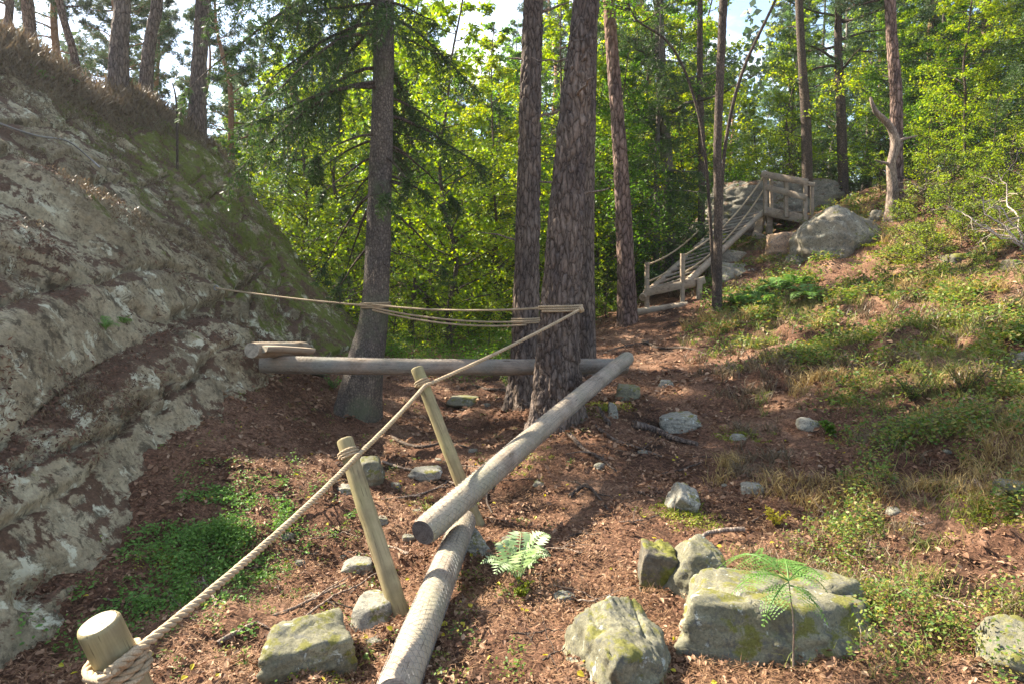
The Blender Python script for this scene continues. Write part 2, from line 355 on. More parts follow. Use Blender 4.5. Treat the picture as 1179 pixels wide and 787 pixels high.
def rock_mat(name, base, warm, lichen=(.50, .53, .47), moss=(.13, .15, .025), lich=.56, mossy=.60, sc=1.0, litter=None, dark=(.09, .09, .08), slab=False):
    m, t, N_, L_, P = new_mat(name); v = objvec(N_, L_)
    n1 = noise_n(N_, L_, v, 1.4 * sc, 8, .65); r = ramp(N_, [(.30, tuple(b * .62 for b in base)), (.5, base), (.68, warm)]); L_.new(n1.outputs['Fac'], r.inputs[0])
    n2 = noise_n(N_, L_, v, 30 * sc, 6, .75); r2 = ramp(N_, [(.34, (.50, .50, .50)), (.62, (1.15, 1.15, 1.12))]); L_.new(n2.outputs['Fac'], r2.inputs[0])
    c = mixc(N_, L_, .85, r.outputs[0], r2.outputs[0], 'MULTIPLY')
    # dark staining with crisp ragged outline
    n5 = noise_n(N_, L_, v, 5.5 * sc, 8, .74, .3); r5 = ramp(N_, [(.53, (0, 0, 0)), (.60, (.85, .85, .85))]); L_.new(n5.outputs['Fac'], r5.inputs[0])
    c = mixc(N_, L_, r5.outputs[0], c, dark)
    n3 = noise_n(N_, L_, v, 3.6 * sc, 7, .70, .5); r3 = ramp(N_, [(lich, (0, 0, 0)), (lich + .045, (.85, .85, .85))]); L_.new(n3.outputs['Fac'], r3.inputs[0])
    c = mixc(N_, L_, r3.outputs[0], c, lichen)
    n7 = noise_n(N_, L_, v, 13 * sc, 7, .78, .2); r7 = ramp(N_, [(.56, (0, 0, 0)), (.60, (.8, .8, .8))]); L_.new(n7.outputs['Fac'], r7.inputs[0])
    c = mixc(N_, L_, r7.outputs[0], c, tuple(k * 1.1 for k in dark))
    vl = N_.new('ShaderNodeTexVoronoi'); vl.inputs['Scale'].default_value = 9 * sc; L_.new(v, vl.inputs['Vector'])
    nw = noise_n(N_, L_, v, 2.0 * sc, 3); rw = ramp(N_, [(.10, (1, 1, 1)), (.17, (0, 0, 0))]); L_.new(math_n(N_, L_, 'ADD', vl.outputs['Distance'], math_n(N_, L_, 'MULTIPLY', math_n(N_, L_, 'SUBTRACT', nw.outputs['Fac'], .45), .9)), rw.inputs[0])
    g = N_.new('ShaderNodeNewGeometry'); sx = N_.new('ShaderNodeSeparateXYZ'); L_.new(g.outputs['Normal'], sx.inputs[0])
    n4 = noise_n(N_, L_, v, 2.3 * sc, 8, .72); 
    a = math_n(N_, L_, 'ADD', n4.outputs['Fac'], math_n(N_, L_, 'MULTIPLY', math_n(N_, L_, 'SUBTRACT', sx.outputs[2], .6), .10))
    if slab:   # mossier towards the far, damp end of the face
        sp = N_.new('ShaderNodeSeparateXYZ'); L_.new(v, sp.inputs[0])
        mr = N_.new('ShaderNodeMapRange'); mr.inputs[1].default_value = 5.5; mr.inputs[2].default_value = 11.0; mr.inputs[3].default_value = -.03; mr.inputs[4].default_value = .23; L_.new(sp.outputs[1], mr.inputs[0])
        a = math_n(N_, L_, 'ADD', a, mr.outputs[0])
    r4 = ramp(N_, [(mossy, (0, 0, 0)), (mossy + .06, (1, 1, 1))]); L_.new(a, r4.inputs[0])
    rm = ramp(N_, [(.35, tuple(k * .5 for k in moss)), (.65, moss)]); L_.new(n2.outputs['Fac'], rm.inputs[0])
    c = mixc(N_, L_, r4.outputs[0], c, rm.outputs[0])
    if litter:
        n6 = noise_n(N_, L_, v, 2.6 * sc, 9, .78, .4)
        b_ = math_n(N_, L_, 'ADD', n6.outputs['Fac'], math_n(N_, L_, 'MULTIPLY', math_n(N_, L_, 'SUBTRACT', sx.outputs[2], .62), .30))
        r6 = ramp(N_, [(.525, (0, 0, 0)), (.565, (1, 1, 1))]); L_.new(b_, r6.inputs[0])
        nb = noise_n(N_, L_, v, 45, 4, .8); rb = ramp(N_, [(.3, tuple(k * .35 for k in litter)), (.7, litter)]); L_.new(nb.outputs['Fac'], rb.inputs[0])
        c = mixc(N_, L_, r6.outputs[0], c, rb.outputs[0])
    L_.new(c, P.inputs['Base Color']); P.inputs['Roughness'].default_value = .88; P.inputs['Specular IOR Level'].default_value = .2
    b = bump(N_, L_, n1.outputs['Fac'], .6, .08 / sc); b = bump(N_, L_, n2.outputs['Fac'], .7, .018 / sc, b); b = bump(N_, L_, n5.outputs['Fac'], .5, .02 / sc, b)
    L_.new(b, P.inputs['Normal'])
    return m
M['cliff'] = rock_mat('cliff', (.33, .275, .175), (.50, .455, .31), lichen=(.57, .56, .41), lich=.56, dark=(.075, .06, .038), litter=(.15, .09, .055), mossy=.63, moss=(.15, .17, .03), slab=True, sc=.9)
M['boulder'] = rock_mat('boulder', (.27, .255, .21), (.40, .37, .29), lichen=(.55, .58, .52), moss=(.19, .18, .05), sc=3.0, lich=.60, mossy=.56)
M['boulder_green'] = rock_mat('boulder_green', (.18, .17, .115), (.29, .27, .18), lichen=(.42, .45, .40), moss=(.17, .165, .045), sc=3.0, lich=.60, mossy=.525)
M['boulder_far'] = rock_mat('boulder_far', (.27, .235, .18), (.40, .35, .26), lichen=(.46, .44, .35), moss=(.16, .15, .04), sc=1.6, lich=.60, mossy=.56)
M['cliff_far'] = rock_mat('cliff_far', (.19, .175, .145), (.30, .275, .22), lichen=(.38, .37, .31), moss=(.12, .12, .04), sc=1.2, lich=.62, mossy=.56, litter=(.15, .09, .055))  # outcrop rock, its shade painted in as a darker base colour
M['mossy_rock'] = rock_mat('mossy_rock', (.15, .13, .10), (.24, .21, .15), lichen=(.34, .34, .25), moss=(.19, .19, .04), lich=.66, mossy=.47, sc=1.5)
M['orange_rock'] = rock_mat('orange_rock', (.42, .27, .17), (.52, .36, .24), lichen=(.52, .45, .36), moss=(.16, .13, .05), sc=1.6, lich=.66, mossy=.68)

# ground
m, t, N_, L_, P = new_mat('forest_floor'); v = objvec(N_, L_)
n1 = noise_n(N_, L_, v, 1.1, 6, .62); r1 = ramp(N_, [(.34, (.055, .034, .024)), (.46, (.15, .082, .052)), (.56, (.205, .12, .078)), (.68, (.30, .19, .125))]); L_.new(n1.outputs['Fac'], r1.inputs[0])
n2 = noise_n(N_, L_, v, 55, 6, .8, .3); r2 = ramp(N_, [(.36, (.35, .33, .32)), (.5, (.9, .9, .9)), (.66, (1.6, 1.5, 1.4))]); L_.new(n2.outputs['Fac'], r2.inputs[0])
c = mixc(N_, L_, 1.0, r1.outputs[0], r2.outputs[0], 'MULTIPLY')
vo = N_.new('ShaderNodeTexVoronoi'); vo.inputs['Scale'].default_value = 46; L_.new(v, vo.inputs['Vector'])
bw = N_.new('ShaderNodeRGBToBW'); L_.new(vo.outputs['Color'], bw.inputs[0]); rv = ramp(N_, [(.2, (.6, .58, .55)), (.85, (1.35, 1.3, 1.3))]); L_.new(bw.outputs[0], rv.inputs[0])
c = mixc(N_, L_, .8, c, rv.outputs[0], 'MULTIPLY')
# moss and low green away from the path
ga = N_.new('ShaderNodeAttribute'); ga.attribute_name = 'green'
n3 = noise_n(N_, L_, v, 5, 8, .75); aa = math_n(N_, L_, 'ADD', n3.outputs['Fac'], math_n(N_, L_, 'MULTIPLY', math_n(N_, L_, 'SUBTRACT', ga.outputs['Fac'], .5), .4))
r3 = ramp(N_, [(.60, (0, 0, 0)), (.74, (.75, .75, .75))]); L_.new(aa, r3.inputs[0])
r4 = ramp(N_, [(.3, (.05, .055, .015)), (.7, (.16, .17, .04))]); L_.new(n2.outputs['Fac'], r4.inputs[0])
c = mixc(N_, L_, r3.outputs[0], c, r4.outputs[0])
L_.new(c, P.inputs['Base Color']); P.inputs['Roughness'].default_value = .95; P.inputs['Specular IOR Level'].default_value = .1
b = bump(N_, L_, n2.outputs['Fac'], .9, .03); b = bump(N_, L_, vo.outputs['Distance'], .5, .012, b); L_.new(b, P.inputs['Normal'])
M['ground'] = m

# ------------------------------------------------------------------ terrain height field
_cp = [at(*c) for c in [
    (0, 787, 2.65), (150, 787, 2.62), (300, 787, 2.62), (450, 787, 2.6), (600, 787, 2.6), (750, 787, 2.58), (900, 787, 2.55), (1179, 787, 2.5),
    (0, 715, 3.05), (130, 600, 4.1), (200, 520, 5.0), (280, 420, 7.2), (300, 560, 4.7), (250, 650, 3.8), (330, 470, 6.8),
    (400, 480, 7.7), (540, 480, 8.2), (400, 560, 5.4), (540, 560, 5.5), (450, 650, 3.95), (600, 650, 3.85),
    (640, 484, 6.7), (682, 472, 7.0), (720, 455, 7.7), (600, 470, 8.1), (450, 520, 6.6), (500, 600, 4.7), (560, 430, 11), (500, 400, 16), (540, 370, 25), (620, 500, 6.9), (420, 400, 15),
    (700, 560, 5.1), (700, 650, 3.8), (760, 500, 6.6), (720, 430, 9.6), (720, 380, 14), (750, 357, 15.5),
    (850, 650, 3.75), (850, 560, 5.0), (850, 480, 7.0), (850, 420, 9.5), (850, 370, 12.5),
    (1000, 650, 3.65), (1000, 560, 4.8), (1000, 480, 6.3), (1000, 400, 9), (1000, 330, 12.5), (1030, 250, 16),
    (1179, 650, 3.5), (1179, 560, 4.5), (1179, 480, 5.6), (1179, 400, 7.6), (1179, 320, 10), (1179, 240, 14), (1179, 190, 20),
    (880, 280, 19), (830, 330, 15.5), (940, 240, 24), (700, 340, 22), (1000, 220, 26)]]
_cp += [np.array(c, float) for c in [(0, 60, -1), (-20, 60, .5), (25, 60, 6.5), (45, 40, 10), (60, 100, 11), (-60, 100, 2), (0, 150, 0), (60, 160, 8), (-60, 160, 3),
    (0, -12, .3), (12, 0, .9), (-12, 0, .3), (-10, 10, .6), (-20, 25, 1), (-8, 30, -.3), (8, 36, 1.6), (40, -30, 3), (-40, -30, 1), (-60, 20, 2), (30, 15, 7.5), (80, 30, 12), (0, 0, 0), (2, .5, .05), (-2, .5, -.05)]]
_cp = np.array(_cp)
def _U(r2): return .5 * r2 * np.log(r2 + 1e-9)
def _tps(P):
    n = len(P); d2 = ((P[:, None, :2] - P[None, :, :2]) ** 2).sum(-1); A = np.zeros((n + 3, n + 3))
    A[:n, :n] = _U(d2) + np.eye(n) * .04; A[:n, n] = 1; A[:n, n + 1:] = P[:, :2]; A[n, :n] = 1; A[n + 1:, :n] = P[:, :2].T
    return np.linalg.solve(A, np.concatenate([P[:, 2], [0, 0, 0]]))
_W = _tps(_cp)
def H0(x, y):
    x = np.clip(np.asarray(x, float), -90, 90); y = np.clip(np.asarray(y, float), -60, 170); sh = x.shape; x = x.ravel(); y = y.ravel(); out = np.empty(len(x))
    for s in range(0, len(x), 20000):
        xx = x[s:s + 20000]; yy = y[s:s + 20000]
        d2 = (xx[:, None] - _cp[None, :, 0]) ** 2 + (yy[:, None] - _cp[None, :, 1]) ** 2
        out[s:s + 20000] = _U(d2) @ _W[:-3] + _W[-3] + _W[-2] * xx + _W[-1] * yy
    return out.reshape(sh)
# the trodden path, in plan
PATH = np.array([[.3, -3], [.55, 1.5], [.35, 3.2], [.7, 5], [1.3, 6.8], [1.6, 9.5], [2.2, 12.5], [3.0, 15.2]])
def path_d(x, y):
    d = np.full(np.shape(x), 99.)
    for a, b in zip(PATH[:-1], PATH[1:]):
        ab = b - a; t = np.clip(((x - a[0]) * ab[0] + (y - a[1]) * ab[1]) / (ab @ ab), 0, 1)
        d = np.minimum(d, np.hypot(x - a[0] - t * ab[0], y - a[1] - t * ab[1]))
    return d
def H(x, y):
    x = np.asarray(x, float); y = np.asarray(y, float); z = H0(x, y)
    P = np.stack([x, y, np.zeros_like(x)], -1); d = np.hypot(x, y)
    pf = sstep(.4, 1.3, path_d(x, y)); sl = sstep(1.2, 2.6, path_d(x, y)) * sstep(0, 1.5, x - .2 * y) * (1 - sstep(22, 30, y)); z = z + .17 * sl * fbm(P + 5, 1.5, 3, .55, True) * .6 + (.05 + .07 * pf) * fbm(P, .9, 3) + (.022 + .022 * pf) * fbm(P, 4.0, 3, .55) + .25 * sstep(12, 40, d) * fbm(P, .15, 3)
    return z
def H1(x, y): return float(H(np.array([x]), np.array([y]))[0])
_dd = 1.5 * (1.012 ** np.arange(400))
def ground_px(px, py):
    """where the sight line through a pixel of the photograph meets the ground"""
    d = ray(px, py); P = CAM + d[None] * _dd[:, None]; h = H(P[:, 0], P[:, 1]); k = np.argmax(P[:, 2] < h)
    if k == 0: k = len(_dd) - 1
    return np.array([P[k, 0], P[k, 1], h[k]])
def green_mask(x, y):
    """where low green plants grow: the hillside to the right, patches by the cliff, the valley beyond"""
    P = np.stack([x, y, np.full_like(x, 7.)], -1)
    g = sstep(.9, 2.2, path_d(x, y)) * sstep(.2, 1.6, x - .25 * y + .6)
    patch = np.exp(-(((x + 1.83) / .4) ** 2 + ((y - 4.05) / .6) ** 2)) * .1 + .2 * np.exp(-(((x + 1.95) / .4) ** 2 + ((y - 3.3) / .5) ** 2))
    patch = np.maximum(patch, .95 * np.exp(-(((x - 1.8) / .6) ** 2 + ((y - 3.1) / .6) ** 2))); g = np.maximum(g, patch); g = np.maximum(g, sstep(9.5, 12, y) * sstep(.8, 2.0, path_d(x, y)))
    return np.clip(g, 0, 1) * np.clip(.45 + .9 * fbm(P, .8, 4, .6), 0, 1)

def build_ground():
    th = np.concatenate([np.linspace(-180, -62, 40, endpoint=False), np.linspace(-62, 62, 520, endpoint=False), np.linspace(62, 180, 40, endpoint=False)])
    rr = np.concatenate([[.02, .3, .6, .9], 1.2 * (700 / 1.2) ** np.linspace(0, 1, 520)])
    T, Rr = np.meshgrid(R(1) * th, rr); X = Rr * np.sin(T); Y = Rr * np.cos(T); Z = H(X, Y)
    P = np.stack([X, Y, np.zeros_like(X)], -1)
    near = (1 - sstep(9, 16, Rr)); Z = Z + near * .012 * fbm(P, 16, 3, .6) - near * .015 * (path_d(X, Y) < .6)
    n = len(th); V = np.stack([X, Y, Z], -1).reshape(-1, 3)
    i = np.arange(len(rr) - 1)[:, None] * n; j = np.arange(n)[None]; j2 = (j + 1) % n
    Fc = np.stack([i + j, i + j2, i + n + j2, i + n + j], -1).reshape(-1, 4)[:, ::-1]
    o = mesh_obj('ground', [(V, Fc)], M['ground']); tag(o, kind='structure')
    at_ = o.data.attributes.new('green', 'FLOAT', 'POINT'); at_.data.foreach_set('value', green_mask(V[:, 0], V[:, 1]).astype(np.float32))
build_ground()

# ------------------------------------------------------------------ the cliff on the left
def foot_x(y):
    return np.interp(y, [-6, 0, 3, 4, 5, 7.2, 11, 14.5, 16, 17.5, 20], [-3.6, -2.7, -2.28, -2.32, -2.5, -2.72, -2.6, -2.75, -3.2, -4.6, -9])
PROF_D = [-.6, 0, .44, .68, .90, 1.03, 1.5, 2.5, 3.3, 3.75, 4.6, 7, 14, 40]
PROF_Z = [-.7, -.02, .50, .60, 1.10, 1.16, 1.72, 2.95, 3.75, 4.15, 4.55, 5.2, 6.2, 7]
def cliff_pt(d, y):
    """d: distance back from the foot line"""
    led = 1 - sstep(8.0, 10, y)             # the ledges fade out along the face
    zz = np.interp(d, PROF_D, PROF_Z); z2 = np.interp(d, [-.6, 0, 1.4, 3.75, 4.6, 7, 14, 40], [-.7, 0, 1.55, 4.15, 4.55, 5.2, 6.2, 7])
    z = zz * led + z2 * (1 - led) + .02
    x = foot_x(y) - d
    far = sstep(14, 18, y); z = z * (1 - .12 * far)
    base = H0(foot_x(y) + 0 * d, y) * (1 - sstep(1, 3, d))
    return np.stack([x, y, z + base * .9], -1)
def build_cliff():
    yy = np.concatenate([np.linspace(-6, 2, 30, endpoint=False), 2 + np.cumsum(np.linspace(.014, .045, 470))])
    yy = yy[yy < 20]
    dd = np.concatenate([np.linspace(-.6, 4.2, 330, endpoint=False), 4.2 + (36) * np.linspace(0, 1, 70) ** 2])
    D, Y = np.meshgrid(dd, yy); P = cliff_pt(D, Y)
    gu = np.gradient(P, axis=1); gv = np.gradient(P, axis=0); Nn = norm(np.cross(gu, gv)); Nn *= np.sign(Nn[..., 2:3] + 1e-9)
    # layered slabs: noise stretched along the dip of the rock
    q = P @ np.array([[.55, .2, 0], [.35, .25, 1.0], [-.2, 1.1, .6]]).T
    a_ = fbm(q + 3, .75, 3) * 3.2; fl = np.floor(a_); lo_ = sstep(.9, 1.5, D); dsp = .14 * fbm(P, .4, 3) + (.015 + .045 * lo_) * (fl + sstep(.80, 1.0, a_ - fl)) + (.012 + .02 * lo_) * fbm(q, 2.4, 3) + .012 * fbm(P, 7, 4, .6) + .008 * fbm(P, 22, 3, .6)
    st = q[..., 1] * 1.5 + .6 * fbm(P, .5, 3); fr = st - np.floor(st)
    dsp += (.02 + .05 * lo_) * sstep(0, .92, fr) * (1 - sstep(.92, 1, fr)) * np.clip(.5 + fbm(P, .6, 2), 0, 1.2)
    f1, f2 = worley(P * np.array([.5, .33, .75]) + .12 * fbm(P, 1.6, 3)[..., None]); crack = 1 - sstep(0, .05, f2 - f1); dsp -= .10 * crack
    wv = .10 * fbm(np.stack([Y * 0, Y, Y * 0], -1), .8, 3); lead = 1 - sstep(7.5, 9.5, Y)
    for c_, w2_, dp in ((1.05 + wv, .022, .09), (.30 + wv * .7, .014, .05), (1.75 + .13 * (Y - 4) + wv, .02, .06), (.1 + .42 * (Y - 7.5) + wv, .03, .10), (.1 + .5 * (Y - 9.5) - wv, .03, .08)):
        k_ = np.exp(-((D - c_) / w2_) ** 2); dsp -= dp * k_ * (lead if dp in (.09, .05) else 1) * np.clip(.7 + fbm(P, .9, 2), 0, 1)
        dsp += .035 * (D > c_) * np.exp(-np.clip(D - c_, 0, 9) / .35) * (lead if dp in (.09, .05) else 1)
    P = P + Nn * dsp[..., None]
    n = len(dd); V = P.reshape(-1, 3); i = np.arange(len(yy) - 1)[:, None] * n; j = np.arange(n - 1)[None]
    Fc = np.stack([i + j, i + j + 1, i + n + j + 1, i + n + j], -1).reshape(-1, 4)
    o = mesh_obj('rock_face', [(V, Fc)], M['cliff']); tag(o, kind='structure')
    return P, Nn, dd, yy
CP, CN, CDD, CYY = build_cliff()
def cliff_top(x, y):
    """height of the cliff surface at plan position (or None in front of it)"""
    d = foot_x(y) - x
    j = np.clip(np.searchsorted(CDD, d), 0, len(CDD) - 1); i = np.clip(np.searchsorted(CYY, y), 0, len(CYY) - 1)
    return CP[i, j, 2]
def cliff_px(px, py):
    d = ray(px, py); best = None
    for s in _dd[30:]:
        p = CAM + d * s
        if foot_x(p[1]) - p[0] > -.3 and p[1] < 19 and p[2] < cliff_top(p[0], p[1]): return np.array([p[0], p[1], cliff_top(p[0], p[1])])
    return CAM + d * 8
def surf(x, y):
    """height of whatever is on top: ground or cliff"""
    x = np.asarray(x, float); y = np.asarray(y, float); h = H(x, y)
    c = cliff_top(x, y); on = (foot_x(y) - x > -.25) & (y < 19.5) & (y > -6)
    return np.where(on, np.maximum(h, c), h)

# ------------------------------------------------------------------ boulders
def ico(level):
    bm = bmesh.new(); bmesh.ops.create_icosphere(bm, subdivisions=level, radius=1)
    V = np.array([v.co[:] for v in bm.verts]); Fc = np.array([[v.index for v in f.verts] for f in bm.faces]); bm.free(); return V, Fc
ICO = {k: ico(k) for k in (3, 4, 5, 6)}
def boulder(px, py, Y, size, mat, label, level=5, seed=0, name='boulder', facets=12, rz=0, group=None, sink=.25, tilt=(0, 0), cat='rock', rough=1.0, wpos=None, blocky=True):
    r = np.random.default_rng(seed + 100); V, Fc = ICO[level]
    nrm = norm(r.normal(size=(facets, 3))); hs = r.uniform(.74, 1.05, facets); bx = norm(np.array([[1, 0, .12], [-1, .1, .15], [.1, 1, .1], [0, -1, .18], [.05, -.05, 1]]) + r.normal(size=(5, 3)) * .13)
    if blocky: nrm = np.vstack([nrm, bx]); hs = np.append(hs, r.uniform(.66, .80, 5))
    else: hs = hs * .92
    dt = V @ nrm.T; rr = hs[None] / np.maximum(dt, .08); k = 34.0
    rad = -np.log(np.exp(-k * rr).sum(1)) / k; rad = np.minimum(rad, 1.15)
    P = V * rad[:, None]
    st = P[:, 2] * 3.2 + .5 * fbm(P + seed, 1.0, 2); fr = st - np.floor(st)
    P = P * (1 + rough * (.09 * fbm(P + seed * 3.1, 1.2, 3) + .03 * np.round(2.2 * fbm(P + seed, 1.7, 3)) * .6 + .022 * fbm(P + seed, 5.5, 4, .6) + .010 * fbm(P, 18, 3, .6)) + .03 * sstep(0, .8, fr) * (1 - sstep(.8, 1, fr)))[:, None]
    f1, f2 = worley(P * 1.1 + seed); P = P * (1 - .05 * (1 - sstep(0, .06, f2 - f1)))[:, None]
    ct, stt = math.cos(tilt[0]), math.sin(tilt[0]); P = P @ np.array([[1, 0, 0], [0, ct, -stt], [0, stt, ct]]).T
    P = P * np.array(size) * .5
    if tilt[1]:
        c_, s_ = math.cos(tilt[1]), math.sin(tilt[1]); P = P @ np.array([[c_, 0, s_], [0, 1, 0], [-s_, 0, c_]]).T
    c_, s_ = math.cos(rz), math.sin(rz); P = P @ np.array([[c_, -s_, 0], [s_, c_, 0], [0, 0, 1]]).T
    loc = at(px, py, Y) if wpos is None else np.array(wpos)
    if wpos is None and Y < 13 and size[2] < .36: loc[2] = max(loc[2], H1(loc[0], loc[1]) + size[2] * .12)
    o = mesh_obj(name, [(P, Fc)], M[mat], loc=loc); tag(o, label, cat, group)
    return o

boulder(712, 775, 2.70, (.46, .70, .68), 'boulder_green', 'blocky yellow-green lichened boulder at bottom centre beside larger boulder', 6, 3, facets=14, rz=.4, rough=1.2)
boulder(890, 742, 2.95, (1.06, .90, .76), 'boulder_green', 'largest foreground boulder, flat-topped and grey-green, behind the thin fern', 6, 17, facets=7, rz=-.1, tilt=(.10, .05))
boulder(357, 765, 2.75, (.46, .36, .34), 'boulder_green', 'pale green smooth stone at bottom left of the lower log', 5, 5, facets=8, rz=.5)
boulder(1172, 778, 2.6, (.36, .34, .26), 'boulder_green', 'grey stone cut by the bottom right corner of the view', 5, 6)
boulder(756, 662, 3.62, (.26, .30, .42), 'mossy_rock', 'small dark angular stone left of the root behind big boulder', 5, 12)
boulder(802, 658, 3.55, (.34, .38, .44), 'boulder_green', 'pale lichened stone under a root behind the largest boulder', 5, 13, tilt=(0, .3))
boulder(780, 488, 6.9, (.46, .38, .25), 'boulder', 'rounded pale grey stone on the path near the log corner', 5, 15, facets=9)
boulder(722, 456, 7.7, (.36, .4, .26), 'boulder_green', 'mossy square stone just beyond the end of the diagonal log', 5, 16)
boulder(766, 456, 8.3, (.22, .2, .12), 'boulder', 'small pale stone on the path beyond the rounded grey stone', 4, 17)
boulder(866, 577, 4.85, (.20, .2, .11), 'boulder', 'small flat stone at path edge among dry leaves', 4, 18)
boulder(928, 497, 6.4, (.24, .2, .16), 'boulder', 'grey stone in the bilberry on the right slope', 4, 19)
boulder(786, 592, 4.7, (.24, .34, .24), 'boulder', 'narrow upright moss-topped stone on the path edge', 5, 20, tilt=(.3, .4))
boulder(850, 505, 6.3, (.16, .14, .08), 'boulder', 'tiny light stone lying left of a mossy tuft on the path', 4, 21)
boulder(425, 548, 5.6, (.30, .3, .34), 'boulder_green', 'grey-green stone standing behind the middle rope post', 5, 22)
boulder(538, 638, 4.25, (.24, .52, .22), 'boulder', 'smooth grey stone against the right side of lower log', 5, 23, rz=.5)
boulder(412, 655, 4.0, (.22, .2, .1), 'boulder', 'flat pale stone left of the middle rope post foot', 4, 24)
boulder(398, 601, 4.9, (.16, .14, .1), 'boulder', 'small round stone in the leaf litter behind the middle post', 4, 25)
boulder(490, 545, 5.9, (.34, .3, .14), 'boulder', 'flat grey stone in the gully under the far rope post', 4, 26)
boulder(430, 705, 3.3, (.26, .3, .2), 'boulder', 'dark stone wedged against left side of the lower log', 4, 27)
boulder(705, 487, 6.9, (.12, .12, .24), 'boulder', 'thin upright stone slab beside the diagonal log', 4, 28)
boulder(532, 462, 9.0, (.5, .4, .2), 'boulder_green', 'dull stone on the gully floor beyond the long log', 4, 29)
# right hillside
boulder(966, 285, 15.2, (2.15, 2.0, 2.0), 'boulder_far', 'big rounded grey boulder on the hillside right of the stairs', 6, 35, blocky=False, facets=30, rough=.7)
boulder(904, 289, 16.6, (1.3, 1.3, 1.15), 'orange_rock', 'orange-brown split rock directly under the timber platform', 5, 32, facets=9)
boulder(922, 305, 15.2, (.7, .7, .55), 'boulder_far', 'pale rock wedged between orange rock and big rounded boulder', 5, 46)
boulder(845, 322, 15.9, (1.4, .9, .8), 'boulder_far', 'flat pale rock beside the foot of the stairway', 5, 33, facets=10)
boulder(836, 300, 17.4, (1.3, .9, .7), 'boulder_far', 'dark rock underneath the sloping ramp logs', 5, 44)
boulder(1018, 256, 16.2, (.8, .7, .7), 'boulder_far', 'pale rock with yellow moss at foot of the dead snag', 5, 34)
boulder(1172, 316, 10.6, (.5, .5, .55), 'mossy_rock', 'grey boulder at the right edge among dry brush', 5, 35)
boulder(1120, 308, 12.0, (1.3, 1.0, .6), 'mossy_rock', 'mossy dark mound of rock on right hillside', 5, 43)
boulder(1176, 437, 7.0, (.22, .25, .3), 'boulder', 'small grey stone at the right edge above the bilberry', 4, 36)
boulder(880, 240, 23.0, (5.6, 3.4, 2.3), 'cliff_far', 'long grey rock outcrop behind the timber platform', 6, 38, facets=9, name='rock_outcrop', tilt=(.1, -.12))
boulder(955, 240, 24.0, (2.6, 2.6, 1.3), 'boulder_far', 'low grey outcrop to the right of the timber platform', 5, 39, name='rock_outcrop')
boulder(1165, 598, 4.1, (.3, .24, .12), 'boulder_green', 'flat mossy stone by the right edge under a dead stick', 4, 40)
boulder(960, 745, 3.05, (.3, .3, .3), 'boulder_green', 'dark mossy stone shouldering right side of the largest boulder', 5, 41)
boulder(225, 470, 6.0, (.3, .2, .12), 'boulder', 'small pale stone on the littered cliff ledge', 4, 45) if False else None

def gully_stones():
    protos = []; r = np.random.default_rng(31)
    spots = [(455, 560), (505, 530), (470, 620), (395, 640), (440, 600), (360, 690), (410, 720), (345, 650), (515, 505), (570, 500), (545, 520), (480, 590), (620, 560), (585, 620), (330, 620), (560, 470), (500, 470), (430, 740), (690, 540), (740, 520), (835, 560), (900, 520), (650, 690), (1030, 590), (1090, 520)]
    for i, p in enumerate(spots):
        g = ground_px(*p); sz = r.uniform(.05, .13); g[2] -= sz * .05
        if i < 4:
            o = boulder(0, 0, 0, (1, .8, .5), 'boulder', 'small grey stone half sunk in the litter, one of many', 4, 60 + i, name='small_stone', group='small stones in the litter', wpos=g); protos.append(o)
        else:
            o = protos[i % 4].copy(); COL.objects.link(o); o.location = g
        o.scale = (sz, sz, sz); o.rotation_euler = (0, 0, r.uniform(0, 6))
gully_stones()

